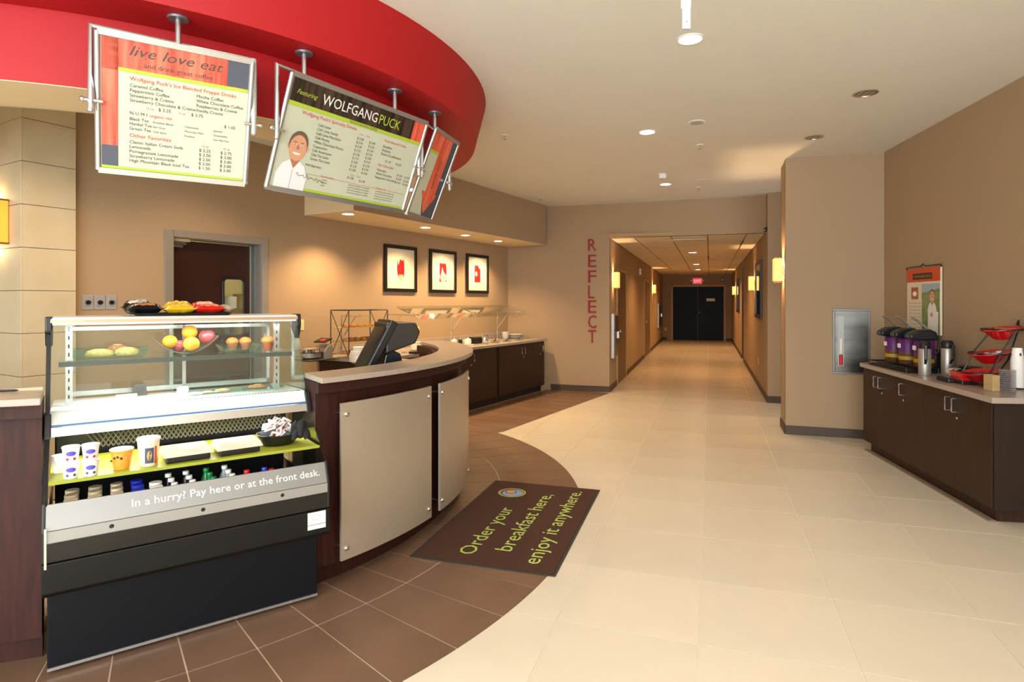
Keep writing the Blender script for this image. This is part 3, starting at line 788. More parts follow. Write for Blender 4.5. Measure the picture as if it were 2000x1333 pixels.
for px, py, n, bm, cm, lb in rows:
    gx, gy = well(px, py, .76)
    for k in range(n):
        bottle(lb+(', '+places[k]+' of its row in the cold well' if n > 1 else ' alone near the right end of the cold well'), 'bottle', C(gx-.006*k, -.05+.06*k, WZ), .026, (.215 if n > 1 else .222)+.008*k-(.012 if px == 540 else 0), bm, cm, .0135, .016, .03, 'narrow necked bottles in the cold well')

# ---- on the glass shelf
GZ = 1.275
gx = CASE.g(352, 698, GZ)
fb = thing('fruit_bowl', 'curved metal strip bowl holding oranges and apples', 'bowl', C(.565, .47, GZ), CASE.rz)
b = MB(); n = 18; wv = []
for i in range(n+1):
    u = -1+2*i/n; x = .155*u; z = .085*u*u+.003
    for y in (-.07, .07): wv.append((x, y*(1-.25*abs(u)), z))
for i in range(n+1):
    u = -1+2*i/n; x = .155*u; z = .085*u*u+.009
    for y in (-.07, .07): wv.append((x, y*(1-.25*abs(u)), z))
m_ = 2*(n+1); fs = []
for i in range(n):
    a = 2*i; fs += [(a, a+2, a+3, a+1), (m_+a, m_+a+1, m_+a+3, m_+a+2), (a, m_+a, m_+a+2, a+2), (a+1, a+3, m_+a+3, m_+a+1)]
fs += [(0, 1, m_+1, m_), (2*n, m_+2*n, m_+2*n+1, 2*n+1)]
b.add(wv, fs).build('strip', mat('bronze_strip', '6a5f50', .35, .35), fb, smooth=True)
def fruit(kind, label, x, y, z, r, m, grp):
    t = thing(kind, label, kind, C(x, y, z), CASE.rz, grp)
    if kind == 'orange': MB().ball(r, (0, 0, 0), .96, 20, 14).build('peel', m, t, smooth=True); MB().cyl(.003, r*.94, r*.965, seg=8).build('stem_end', mat('stem_brown', '4a3a1a', .8), t)
    else:
        MB().lathe([(.0001, -r*.80), (r*.35, -r*.9), (r*.72, -r*.68), (r*.97, -r*.1), (r, .1*r), (r*.9, r*.55), (r*.55, r*.86), (r*.2, r*.82), (.0001, r*.66)], 22).build('flesh', m, t, smooth=True)
        MB().tube([(0, 0, r*.66), (.003, 0, r*1.05)], .0016, 6).build('stem', mat('stem_brown', '4a3a1a', .8), t)
m_or = mat('orange_peel', 'f09a0e', .4, var=.05, vscale=10, bump=.3, bscale=160); m_ye = mat('golden_peel', 'f3b32a', .4, bump=.2, bscale=160); m_ap = mat('apple_red', 'a8202c', .3, hex2='c9555a', vscale=14, coat=.3)
fruit('orange', 'deep orange fruit at the left side of the strip bowl', .492, .445, GZ+.066, .036, m_or, 'oranges in the strip bowl')
fruit('orange', 'deep orange fruit topmost in the strip bowl', .590, .49, GZ+.112, .038, m_or, 'oranges in the strip bowl')
fruit('orange', 'pale golden orange at the front centre of the strip bowl', .590, .43, GZ+.052, .040, m_ye, 'oranges in the strip bowl')
fruit('apple', 'red apple low between the two front oranges', .535, .47, GZ+.042, .034, m_ap, 'apples in the strip bowl')
fruit('apple', 'red apple at the right side of the strip bowl', .672, .48, GZ+.085, .040, m_ap, 'apples in the strip bowl')
# glass serving dishes
def dish(label, x, y, z, wx, wy, h, rz=0):
    t = thing('glass_dish', label, 'dish', C(x, y, z), CASE.rz+rz)
    v = []
    for (sx2, zz_) in ((.8, .0), (1.0, h), (.97, h), (.78, .004)):
        v += [(wx/2*sx2*a, wy/2*sx2*b_, zz_) for a, b_ in ((-1, -1), (1, -1), (1, 1), (-1, 1))]
    f = [(3, 2, 1, 0)]
    for l in range(3):
        for i in range(4): f.append((4*l+i, 4*l+(i+1) % 4, 4*l+4+(i+1) % 4, 4*l+4+i))
    f.append((12, 13, 14, 15))
    MB().add(v, f).build('dish', m_gglass, t, bevel=.002)
    return t
dish('rectangular glass dish of pastries at the left of the glass shelf', .23, .52, GZ, .36, .22, .042)
dish('square glass dish holding two muffins on the glass shelf', .83, .50, GZ, .20, .20, .038)
m_past = mat('pastry_gold', 'dda95a', .6, var=.25, vscale=70, bump=.4, bscale=90); m_muf = mat('muffin_top', 'c8813c', .8, var=.3, vscale=90, bump=.8, bscale=110); m_mufc = mat('muffin_case', 'a8502e', .7)
m_cook = mat('cookie_brown', 'b57848', .8, var=.3, vscale=80, bump=.6, bscale=90)
def pastry(label, x, y, z, l, w_, h, rz=0, m=None):
    t = thing('pastry', label, 'pastry', C(x, y, z), CASE.rz+rz, 'pastries in the chiller')
    MB().lathe([(.0001, 0), (.5, .0), (.56, .25), (.5, .7), (.3, .95), (.0001, 1)], 18, T=Matrix.Diagonal((l, w_, h, 1))).build('crust', m or m_past, t, smooth=True)
    MB().lathe([(.34, .80), (.2, 1.01), (.0001, 1.03)], 14, T=Matrix.Diagonal((l, w_, h, 1))).build('glaze', mat('sugar_glaze', 'f3dfae', .3), t, smooth=True)
pastry('long golden pastry in the left glass dish', .19, .47, GZ+.006, .11, .06, .035)
pastry('flaky golden pastry in the left dish, nearest the fruit bowl', .305, .48, GZ+.006, .10, .06, .038)
pastry('orange glazed pastry at the back of the left dish', .27, .57, GZ+.006, .09, .05, .05, m=m_cook)
def muffin(label, x, y, z, s=1):
    t = thing('muffin', label, 'muffin', C(x, y, z), CASE.rz, 'muffins on the glass shelf')
    MB().lathe([(.020*s, 0), (.028*s, .038*s), (.025*s, .038*s), (.0001, .03*s)], 20).build('paper_case', m_mufc, t, smooth=True)
    MB().lathe([(.028*s, .036*s), (.033*s, .044*s), (.031*s, .056*s), (.018*s, .068*s), (.0001, .072*s)], 20).build('top', m_muf, t, smooth=True)
muffin('golden muffin in the square glass dish, beside the apple', .800, .49, GZ+.006)
muffin('crumb topped muffin in the square glass dish, right of its twin', .868, .49, GZ+.006)
muffin('tall brown muffin standing alone near the right shelf standard', .985, .47, GZ+.001, 1.12)
# ---- on the lit deck
DZ = 1.0545
dish('long glass platter of cookies at the right of the lit deck', .80, .46, DZ+.003, .50, .24, .02)
pastry('round oat cookie at the middle of the lit deck', .74, .42, DZ+.010, .075, .06, .014, m=m_cook)
pastry('brown cookie at the right of the lit deck', .93, .47, DZ+.010, .095, .06, .018, m=m_cook)
pastry('small flat cookie beside the white cloth on the lit deck', .66, .40, DZ+.010, .05, .04, .012, m=m_cook)
o = MB().box(-.045, .045, -.005, .005, 0, .03).box(-.045, .045, -.003, .012, .0, .004).build('price_card', mat('cream_card', 'e9e2cc', .6), None, loc=C(.30, .42, DZ+.004), rot=(0, 0, CASE.rz)); tag(o, 'blank cream price card standing on the lit deck', 'card')
t = thing('napkin', 'crumpled white napkin on the lit deck', 'napkin', C(.60, .40, DZ+.006), CASE.rz)
MB().lathe([(.0001, 0), (.03, .0), (.035, .006), (.02, .014), (.0001, .012)], 9, T=Matrix.Diagonal((1.2, .8, 1, 1))).build('cloth', m_paper, t)
t = thing('card_holder', 'small dark folded card holder at the rear of the lit deck', 'card holder', C(.37, .62, DZ-.001), CASE.rz)
MB().prism([(-.035, 0), (.035, 0), (.026, .06), (-.026, .06)], -.012, .012, T=Matrix(((1, 0, 0, 0), (0, 0, 1, 0), (0, 1, 0, 0), (0, 0, 0, 1)))).build('cover', mat('dark_grey_card', '4a4644', .6), t, bevel=.003)
MB().box(-.022, .022, -.0135, -.0125, .012, .045).build('face', mat('darker_card', '3a3735', .5), t)
# ---- tray of crisps on the roof
RZ_ = 1.4785
tx0, tx1 = CASE.x_at(262, .48), CASE.x_at(446, .48)
t = thing('serving_tray', 'black serving tray of snack bags on top of the chiller', 'tray', C((tx0+tx1)/2, .52, RZ_), CASE.rz)
hw = (tx1-tx0)/2
v = []
for sx2, z_ in ((.93, 0), (1.0, .014), (.985, .014), (.92, .004)): v += [(hw*sx2*a, .14*sx2*b_, z_) for a, b_ in ((-1, -1), (1, -1), (1, 1), (-1, 1))]
f = [(3, 2, 1, 0)]+[(4*l+i, 4*l+(i+1) % 4, 4*l+4+(i+1) % 4, 4*l+4+i) for l in range(3) for i in range(4)]+[(12, 13, 14, 15)]
MB().add(v, f).build('pan', m_black, t, bevel=.003)
MB().tube([(-hw, -.04, .012), (-hw-.025, -.03, .02), (-hw-.025, .03, .02), (-hw, .04, .012)], .005, 6).build('handle', m_black, t)
def bag(label, x, y, z, l, w_, h, m1, m2, tilt=(0, 0, 0), grp='snack bags on the black tray'):
    t = thing('snack_bag', label, 'snack bag', C(x, y, z), CASE.rz+tilt[2], grp)
    nx, ny = 14, 10; v = []; f = []; random.seed(int(x*1000))
    for s in (1, -1):
        for i in range(nx+1):
            for j in range(ny+1):
                u = -1+2*i/nx; q = -1+2*j/ny
                bulge = max(0, (1-u**4))**.8*max(0, (1-q**2))**.5
                zz_ = s*h/2*bulge*(1+random.uniform(-.18, .18))
                ed = .006*math.sin(j*3.1)*(1 if abs(u) > .95 else 0)
                v.append((u*l/2, q*w_/2*(1-.08*(1-abs(u))), zz_+ed+h/2))
    M_ = (nx+1)*(ny+1)
    for s in (0, 1):
        for i in range(nx):
            for j in range(ny):
                a = s*M_+i*(ny+1)+j; qd = (a, a+ny+1, a+ny+2, a+1); f.append(qd if s == 0 else qd[::-1])
    b = MB(); b.add(v, f, m1); 
    o = b.build('bag', m1, t, smooth=True)
    # printed panel following the bulge on the viewer side
    b = MB(); pv = []; pf = []; c_ = 0
    for i in range(3, 12):
        for j in range(1, 5):
            pv.append((v[i*(ny+1)+j][0], v[i*(ny+1)+j][1]-.001, v[i*(ny+1)+j][2]+.0012))
    for i in range(8):
        for j in range(3): pf.append((i*4+j, i*4+4+j, i*4+5+j, i*4+1+j))
    b.add(pv, pf).build('printed_panel', m2, t, smooth=True)
    b = MB()
    for sx2 in (-1, 1): b.box(sx2*l/2-.008, sx2*l/2+.008, -w_*.46, w_*.46, h/2-.0015, h/2+.0015)
    b.build('crimped_seal', m1, t)
cxm = (tx0+tx1)/2
mb1 = mat('foil_black', '16181c', .25, .3, bump=.6, bscale=40); mp1 = mat('print_orange', 'd9803c', .35, hex2='6e3a20', vscale=30)
mb2 = mat('foil_yellow', 'e5b921', .3, .1, bump=.6, bscale=40); mp2 = mat('print_cream', 'efd768', .35, hex2='c99a12', vscale=30)
mb3 = mat('foil_red', 'cf2418', .3, .1, bump=.6, bscale=40); mp3 = mat('print_pinkgold', 'e9a27c', .35, hex2='d83a22', vscale=30)
def xp(px): return CASE.x_at(px, .50)
bag('black snack bag with orange print at the left of the tray', xp(281), .485, RZ_+.006, 0.157, .13, 0.059, mb1, mp1)
bag('second black snack bag lying behind the first', xp(272), .600, RZ_+.006, 0.140, .11, 0.074, mb1, mat('print_silver', 'b9bcc0', .3, .4, var=.3, vscale=30))
bag('yellow snack bag in the middle of the tray', xp(350), .485, RZ_+.006, 0.146, .13, 0.053, mb2, mp2)
bag('second yellow snack bag behind the front one', xp(352), .600, RZ_+.006, 0.140, .11, 0.069, mb2, mp2)
bag('red snack bag at the right of the tray', xp(406), .485, RZ_+.006, 0.151, .13, 0.053, mb3, mp3)
bag('second red snack bag behind the front one', xp(404), .600, RZ_+.006, 0.140, .11, 0.066, mb3, mat('print_white', 'ecdcd4', .4, hex2='d83a22', vscale=26))
bag('small cream snack bag at the far right end of the tray', xp(437), .53, RZ_+.012, 0.076, .08, 0.042, mat('foil_cream', 'd8cfb4', .35, .1, bump=.5, bscale=40), mat('print_dim', 'a38c6a', .5, hex2='e6dcc0', vscale=30), tilt=(0, 0, .3))
# ============================================================ HANGING MENU BOARDS
m_bline = mat('menu_ink', '3f443c', .6); m_rline = mat('menu_red', 'cf4a38', .6); m_gline = mat('menu_lime', 'a9c23a', .5)
m_cream = mat('menu_cream', 'c2c8b4', .4); m_wood_p = stripes('menu_dark_wood_print', ('1b1412', '4a3a30'), 7, .4); m_red_p = stripes('menu_red_wood_print', ('c8402f', 'ec7a60'), 7, .4)
m_bgp = mat('menu_blue_grey', '4a5160', .4)
TILT = R(21.5)
def board(px_post, label, x0, x1, posts, bx0, bx1):
    """Frame at the first post; U hanger from x0 to x1, panel from bx0 to bx1"""
    a = posts; zt = 2.8845
    f = Frame(a[0][0], a[0][1], a[1][0], a[1][1])
    t = thing('menu_board', label, 'menu board', (f.o[0], f.o[1], 0), f.rz)
    b = MB(); r = .0135
    b.tube([(x0, 0, 2.40), (x0, 0, 2.765), (x1, 0, 2.765), (x1, 0, 2.40)], r, 10)
    b.ball(.0145, (x0, 0, 2.395), 1, 10, 8); b.ball(.0145, (x1, 0, 2.395), 1, 10, 8)
    b.build('hanger', m_silver, t, smooth=True)
    for px in a[2]:
        q = MB().tube([(px, 0, 2.75), (px, 0, zt-.004)], .0125, 12).build('post', m_silver, t, smooth=True)
        MB().lathe([(.0001, zt-.012), (.045, zt-.010), (.047, zt-.006), (.047, zt), (.0001, zt)], 24, (px, 0, 0)).build('flange', mat('flange_grey', '70777d', .4, .5), q, smooth=True)
    for x, s in ((x0, 1), (x1, -1)):
        MB().tube([(x-s*.03, 0, 2.437), (x+s*.045, .0, 2.437)], .0085, 10).ball(.012, (x-s*.03, 0, 2.437), 1, 10, 8).build('pivot_pin', m_chrome, t, smooth=True)
    hw, hh = (bx1-bx0)/2, .30; fw = .020
    p = MB().box(-hw+.01, hw-.01, -.004, .010, -hh+.01, hh-.01).build('panel', m_cream, t, loc=((bx0+bx1)/2, .028, 2.440), rot=(TILT, 0, 0))
    b = MB()
    b.tube([(-hw, 0, -hh), (-hw, 0, hh)], .013, 10); b.tube([(hw, 0, -hh), (hw, 0, hh)], .013, 10)
    b.box(-hw, hw, -.012, .014, hh-.013, hh+.013); b.box(-hw, hw, -.012, .014, -hh-.013, -hh+.013)
    b.build('frame', m_silver, p, smooth=True)
    return t, p, hw-.014, hh-.014
def rect(b, x0, x1, z0, z1, y, m): b.add([(x0, y, z0), (x1, y, z0), (x1, y, z1), (x0, y, z1)], [(0, 1, 2, 3)], m)
def pst(px, py): return P(px, py, 2.885)
# board 1: drinks list with the red wood print
q1 = pst(348, 35)
t, p, hw, hh = board(348, 'square menu board with red wood header, nearest of the three hanging menus', -.337, .333, (q1, (.835, .55), [0]), -.312, .312)
Y1 = -.0055; Y2 = -.0062; Y3 = -.0069
b = MB(); rect(b, -hw, hw, hh-.135, hh, Y1, m_red_p); rect(b, -hw, -hw+.062, -hh+.1, hh, Y1, m_red_p); b.build('red_wood_print', None, p)
b = MB(); rect(b, hw-.095, hw, hh-.118, hh, Y2, m_bgp); b.build('grey_wood_print', None, p)
b = MB(); rect(b, -hw, -hw+.062, -hh+.012, -hh+.105, Y2, m_bgp); b.build('grey_wood_print', None, p)
b = MB(); rect(b, -hw+.062, hw, hh-.136, hh-.120, Y2, m_gline); b.build('lime_stripe', None, p)
b = MB(); rect(b, -hw, hw, -hh, -hh+.012, Y2, m_gline); b.build('lime_stripe', None, p)
b = MB(); L_ = -hw+.105
write(b, 'live love eat', -.20, hh-.062, .062, width=.38, y=Y3, shear=.35)
write(b, '...and drink great coffee', -.16, hh-.105, .030, width=.30, y=Y3)
for i, s in enumerate(['Caramel Coffee', 'Peppermint Coffee', 'Strawberry & Crème', 'Strawberry Chocolate & Crème']): write(b, s, L_, hh-.196-.0215*i, .0205, y=Y3)
for i, s in enumerate(['Mocha Coffee', 'White Chocolate Coffee', 'Raspberries & Creme', 'Vanilla Creme']): write(b, s, .075, hh-.196-.0215*i, .0205, y=Y3)
write(b, '$ 3.25', -.08, hh-.285, .0205, y=Y3); write(b, '$ 3.75', .055, hh-.285, .0205, y=Y3)
write(b, 'N U M I', L_, hh-.318, .021, y=Y3)
for i, s in enumerate(['Black Tea', 'Herbal Tea', 'Green Tea']): write(b, s, L_, hh-.343-.0215*i, .0195, y=Y3)
for x, ss in ((-.10, ['Breakfast Blend', 'Earl Grey', 'Chai Spice']), (.03, ['Chamomile', 'Moroccan Mint', 'Rooibos']), (.155, ['Jasmine', 'Gunpowder', 'Gen Mai Cha'])):
    for i, s in enumerate(ss): write(b, s, x, hh-.343-.0215*i, .013, y=Y3)
write(b, '$ 1.65', .20, hh-.318, .0205, y=Y3)
for i, s in enumerate(['Classic Italian Cream Soda', 'Lemonade', 'Pomegranate Lemonade', 'Strawberry Lemonade', 'High Mountain Black Iced Tea']): write(b, s, L_, hh-.448-.0215*i, .0205, y=Y3)
for i, (s, u) in enumerate([('$ 2.25', '$ 2.75'), ('$ 2.50', '$ 3.00'), ('$ 2.50', '$ 3.00'), ('$ 2.50', '$ 3.00'), ('$ 1.50', '$ 2.00')]):
    write(b, s, .095, hh-.448-.0215*i, .0205, y=Y3); write(b, u, .19, hh-.448-.0215*i, .0205, y=Y3)
b.build('lettering', m_bline, p)
b = MB(); write(b, "Wolfgang Puck's Ice Blended Frappé Drinks", L_, hh-.168, .024, width=.44, y=Y3); write(b, 'organic tea', -.115, hh-.318, .0205, y=Y3)
write(b, 'Other Favorites', L_, hh-.420, .026, y=Y3); write(b, '12 oz', .105, hh-.425, .014, y=Y3); write(b, '16 oz', .20, hh-.425, .014, y=Y3); write(b, '12 oz', -.13, hh-.285, .014, y=Y3); write(b, '16 oz', .0, hh-.285, .014, y=Y3)
b.build('red_lettering', m_rline, p)
# board 2
q2, q3 = pst(594, 103), pst(771, 177); d2 = (q3[0]-q2[0], q3[1]-q2[1]); l2 = math.hypot(*d2)
t, p, hw, hh = board(0, 'wide menu board with dark wood header and white name, middle of the hanging menus', -.168, .915, (q2, d2, [0, l2]), -.135, .900)
ZH = hh-.118
b = MB(); rect(b, -hw, hw-.10, ZH, hh, Y1, m_wood_p); b.build('dark_wood_print', None, p)
b = MB(); rect(b, hw-.10, hw, ZH, hh, Y1, m_red_p); b.build('red_wood_print', None, p)
b = MB(); rect(b, -hw, hw, ZH-.022, ZH, Y2, m_gline); b.build('lime_stripe', None, p)
b = MB(); rect(b, -hw+.20, hw, -hh, -hh+.014, Y2, m_gline); b.build('lime_stripe', None, p)
b = MB(); write(b, 'WOLFGANG', -hw+.195, hh-.088, .080, width=.405, y=Y3); b.build('white_lettering', m_white, p)
b = MB(); write(b, 'PUCK', -hw+.612, hh-.088, .080, width=.175, y=Y3); write(b, 'Featuring', -hw+.03, hh-.075, .034, y=Y3, shear=.35); b.build('lime_lettering', m_gline, p)
b = MB(); write(b, 'ESTATE GROWN COFFEE', -hw+.41, ZH-.018, .021, width=.21, y=Y3)
xs = -hw+.205
for i, s in enumerate(['Café Latte', 'Café Latte Vanilla', 'Café Latte Macchiato', 'Café Mocha', 'White Chocolate Mocha', 'Cappuccino', 'Café Americano', 'Chai Tea Latte', 'Green Tea Latte']):
    z = hh-.205-.0235*i; write(b, s, xs, z, .0205, y=Y3); write(b, '$ %.2f' % (2.5+.25*(i % 4)), xs+.285, z-.008, .0195, y=Y3); write(b, '$ %.2f' % (3+.25*(i % 4)), xs+.38, z-.012, .0195, y=Y3)
write(b, 'Add Espresso', xs-.02, hh-.430, .0195, y=Y3); write(b, '$ 1.00', xs+.285, hh-.450, .0195, y=Y3); write(b, '$ 2.00', xs+.38, hh-.455, .0195, y=Y3)
xr_ = -hw+.70
for i, s in enumerate(['Breakfast', 'Dulcetto', 'Rodeo Decaffeinated']): write(b, s, xr_, hh-.215-.0235*i, .0205, y=Y3)
write(b, '$ 1.75        $ 2.00', xr_+.05, hh-.300, .0195, y=Y3)
for i, s in enumerate(['Chocolate', 'White Chocolate', 'Peppermint Chocolate']):
    z = hh-.362-.0235*i; write(b, s, xr_, z, .0195, y=Y3); write(b, '$ 2.50', xr_+.18, z-.004, .0185, y=Y3); write(b, '$ 3.00', xr_+.25, z-.006, .0185, y=Y3)
for i in range(4):
    write(b, ['caramel', 'hazelnut', 'vanilla', ''][i] or ' ', xs+.11, hh-.492-.016*i, .0125, y=Y3)
    write(b, 'Extra shots and flavors are available', xs+.31, hh-.488-.0155*i, .0115, y=Y3)
    write(b, 'soy milk, skim milk and whole milk', xs+.53, hh-.492-.0155*i, .0115, y=Y3)
b.build('lettering', m_bline, p)
b = MB(); write(b, "Wolfgang Puck's Specialty Drinks", -hw+.09, hh-.168, .026, width=.38, y=Y3); write(b, '12 oz     16 oz', xs+.29, hh-.185, .014, y=Y3)
write(b, 'Fresh Brewed Coffee', xr_, hh-.180, .022, y=Y3); write(b, 'Hot Chocolate', xr_, hh-.332, .022, y=Y3); write(b, '12 oz     16 oz', xs+.30, hh-.430, .014, y=Y3)
write(b, 'Flavored syrups', xs+.10, hh-.474, .015, y=Y3); write(b, 'We also offer', xs+.53, hh-.474, .015, y=Y3)
rect(b, xs, hw-.02, -hh+.098, -hh+.0995, Y3, m_rline); b.build('red_lettering', m_rline, p)
# flat printed portrait: smiling man in a white chef shirt
def ell(cx, cz, rx, rz_, n=24, a0=0, a1=360): return [(cx+rx*math.cos(R(a0+(a1-a0)*i/n)), cz+rz_*math.sin(R(a0+(a1-a0)*i/n))) for i in range(n)]
def portrait(cx, cz, s, parent, y, shirt='e6e9ee'):
    b = MB(); sh2 = mat('print_shirt_'+shirt, shirt, .5); skin = mat('print_skin', 'd39c7c', .5); hair = mat('print_hair', '6b5a4e', .5); whi = mat('print_teeth', 'f2ece4', .5); dk2 = mat('print_eye', '3a2822', .5); sk2 = mat('print_skin_dark', 'b0755a', .5)
    b.poly([(cx-.95*s, cz-2.6*s), (cx+.95*s, cz-2.6*s), (cx+.98*s, cz-1.6*s), (cx+.70*s, cz-1.0*s), (cx+.25*s, cz-.72*s), (cx-.25*s, cz-.72*s), (cx-.72*s, cz-1.0*s), (cx-1.0*s, cz-1.6*s)], y, sh2)
    b.poly([(cx-.30*s, cz-.3*s), (cx+.30*s, cz-.3*s), (cx+.28*s, cz-.78*s), (cx, cz-1.2*s), (cx-.28*s, cz-.78*s)], y-.0002, sk2)
    b.poly(ell(cx, cz+.12*s, .60*s, .72*s), y-.0004, hair)
    b.poly(ell(cx-.58*s, cz-.02*s, .09*s, .16*s, 10), y-.0004, skin); b.poly(ell(cx+.58*s, cz-.02*s, .09*s, .16*s, 10), y-.0004, skin)
    b.poly(ell(cx, cz-.08*s, .54*s, .70*s), y-.0006, skin)
    for k in (-1, 1):
        b.poly(ell(cx+k*.22*s, cz+.10*s, .09*s, .04*s, 10), y-.0008, whi); b.poly(ell(cx+k*.22*s, cz+.10*s, .035*s, .04*s, 8), y-.001, dk2)
        b.poly(ell(cx+k*.22*s, cz+.22*s, .13*s, .025*s, 8), y-.0008, hair)
    b.poly([(cx-.04*s, cz+.08*s), (cx+.04*s, cz+.08*s), (cx+.10*s, cz-.15*s), (cx-.10*s, cz-.15*s)], y-.0008, sk2)
    b.poly(ell(cx, cz-.32*s, .26*s, .13*s, 16, 180, 360), y-.0008, whi)
    b.poly([(cx-.05*s, cz-1.25*s), (cx+.0*s, cz-1.22*s), (cx+.03*s, cz-2.6*s), (cx-.02*s, cz-2.6*s)], y-.0006, mat('print_seam', 'b9bfc8', .5))
    return b.build('printed_portrait', None, parent)
portrait(-hw+.115, -.055, .100, p, Y3)
b = MB(); b.tube([(-hw+.14+.19*i/24, Y3-.0016, -hh+.085+.014*math.sin(i*1.9)*math.cos(i*.35)-.0006*i) for i in range(25)], .0012, 4)
b.build('printed_signature', m_bline, p)
# board 3: arrow
q4 = pst(849, 220)
t, p, hw, hh = board(0, 'narrow menu board with a red arrow, farthest of the hanging menus', -.218, .275, (q4, (.279, .960), [0]), -.165, .245)
b = MB(); rect(b, -hw, hw, -hh, hh, Y1, m_bgp); b.build('grey_wood_print', None, p)
b = MB(); b.poly([(-hw, -hh), (-.00, -hh), (-.10, -hh+.17), (-.055, -hh+.17), (-.055, hh-.12), (-hw, hh-.12)], Y2, m_cream); b.build('cream_print', None, p)
b = MB(); b.poly([(-hw, hh-.12), (-.055, hh-.12), (-.055, -hh+.17), (-.115, -hh+.17), (.015, -hh+.015), (.140, -hh+.17), (.105, -hh+.17), (.105, hh), (-hw, hh)], Y3, m_red_p); b.build('red_arrow_print', None, p)
b = MB(); rect(b, -hw, -.055, hh-.140, hh-.12, Y3, m_gline); b.build('lime_stripe', None, p)
b = MB(); v, f_ = glyphs('ORDER HERE'); k = .060
b.add([(.045-q[1]*k, Y3-.0006, -hh+.20+q[0]*k*.62) for q in v], f_); b.build('lettering', mat('menu_dark_red', '7a2a22', .5), p)

# ============================================================ PICTURES, DOOR, OUTLETS ON THE PICTURE WALL
m_frm = mat('black_picture_frame', '15100d', .35); m_matb = mat('cream_mat_board', 'f3ecd6', .7)
m_pet = mat('tulip_red', 'd4161c', .6, hex2='a80f1a', vscale=30, stretch=(3, 1, .4)); m_pet2 = mat('tulip_fade', 'efc9a0', .6, hex2='e48a5c', vscale=20); m_petw = mat('tulip_white', 'f6efd6', .6); m_stem = mat('tulip_green', '9aa860', .6)
arts = [(752, 815, 476, 570, 'framed red tulip bud print, nearest of the three on the wall'), (840.5, 892, 486, 572, 'framed red opened tulip print, middle of the three'), (912.5, 955, 495, 573, 'framed close red petal print, nearest the corner')]
for k, (pa_, pb_, pt, pbm, lb) in enumerate(arts):
    xa, xb = PW.x_at(pa_, -.03), PW.x_at(pb_, -.03); z1 = PW.z_at(pa_, pt, -.03); z0 = PW.z_at(pa_, pbm, -.03)
    wv_, hv = (xb-xa), z1-z0
    t = thing('framed_print', lb, 'picture', PW.w((xa+xb)/2, -.001, (z0+z1)/2), PW.rz, 'framed tulip prints on the wall')
    b = MB(); q = .048; a, h = wv_/2, hv/2
    b.box(-a, a, -.03, 0, h-q, h).box(-a, a, -.03, 0, -h, -h+q).box(-a, -a+q, -.03, 0, -h+q, h-q).box(a-q, a, -.03, 0, -h+q, h-q)
    b.build('frame', m_frm, t, bevel=.003)
    MB().box(-a+q, a-q, -.012, -.002, -h+q, h-q).build('mat_board', m_matb, t)
    y = -.0128; b = MB()
    if k == 0:
        b.poly([(-.062, .10), (-.04, .04), (-.01, .12), (.02, .095), (.045, .115), (.062, .05), (.066, -.03), (.055, -.09), (.0, -.14), (-.05, -.09), (-.068, -.02)], y, m_pet)
        b.poly([(-.045, -.085), (-.02, -.06), (0, -.075), (.02, -.06), (.048, -.085), (.02, -.125), (0, -.15), (-.02, -.125)], y-.0005, m_pet2)
        b.poly([(-.058, .11), (-.045, .03), (-.052, .02), (-.066, .06)], y-.0004, m_pet); b.poly([(.05, .125), (.058, .04), (.066, .06)], y-.0004, m_pet)
    elif k == 1:
        b.poly([(-.075, .11), (0, .105), (.06, .11), (.078, .05), (.078, -.02), (.055, -.09), (0, -.14), (-.06, -.08), (-.075, -.02)], y, m_pet)
        b.poly([(-.015, .06), (.01, .0), (.06, -.04), (.05, -.1), (0, -.135), (-.055, -.07), (-.04, -.02)], y-.0004, m_petw); b.poly([(-.03, -.03), (-.01, -.06), (.03, -.03), (.02, -.09), (-.02, -.09)], y-.0006, m_pet2)
        b.poly([(-.078, -.07), (-.03, -.135), (-.078, -.135)], y-.0004, m_pet); b.poly([(.078, -.09), (.04, -.135), (.070, -.135)], y-.0004, m_pet); b.poly(ell(.0, -.12, .008, .022, 10), y-.0008, m_stem)
    else:
        b.poly([(-.075, .12), (.03, .12), (.045, .08), (.075, .085), (.075, -.12), (-.075, -.12)], y, m_pet)
        b.poly([(.015, .115), (.045, .07), (.07, .1), (.04, .11)], y-.0004, m_pet2); b.poly(ell(-.035, .0, .028, .035, 14), y-.0006, m_petw); b.poly(ell(-.02, -.01, .02, .02, 10), y-.0008, m_pet2)
    b.v = [(x*1.16, y_, z*1.16) for x, y_, z in b.v]
    b.build('print', None, t)
    MB().box(-a+q, a-q, -.016, -.0155, -h+q, h-q).build('glazing', glass('picture_glass', 'ffffff'), t)
# kitchen door: steel frame, dark leaf with round-cornered window, closer arm
fx0, fx1 = PW.x_at(322, -.012), PW.x_at(524, -.012); fz = PW.z_at(322, 446, -.012)
b = MB(); fw = .055
b.box(fx0, dx0+.01, -.012, .13, 0, fz).box(dx1-.01, fx1, -.012, .13, 0, fz).box(dx0, dx1, -.012, .13, dz-.01, fz)
dr = struct(b.build('door_1', m_steel, None, bevel=.002, loc=(*K, 0), rot=(0, 0, PW.rz)))
m_leaf = mat('dark_door_laminate', '2c100b', .4, var=.25, vscale=200)
lw = (dx1-dx0)-.12
lf = []
wx0, wx1 = PW.x_at(432, .10), PW.x_at(477, .10); wz1 = PW.z_at(450, 541, .10); wz0 = wz1-.62
b = MB(); lx_a, lx_b = dx0+.015, dx1-.085
b.box(lx_a, wx0, .09, .13, .01, dz-.03).box(wx1, lx_b, .09, .13, .01, dz-.03).box(wx0, wx1, .09, .13, wz1, dz-.03).box(wx0, wx1, .09, .13, .01, wz0)
leaf = b.build('door_leaf', m_leaf, dr)
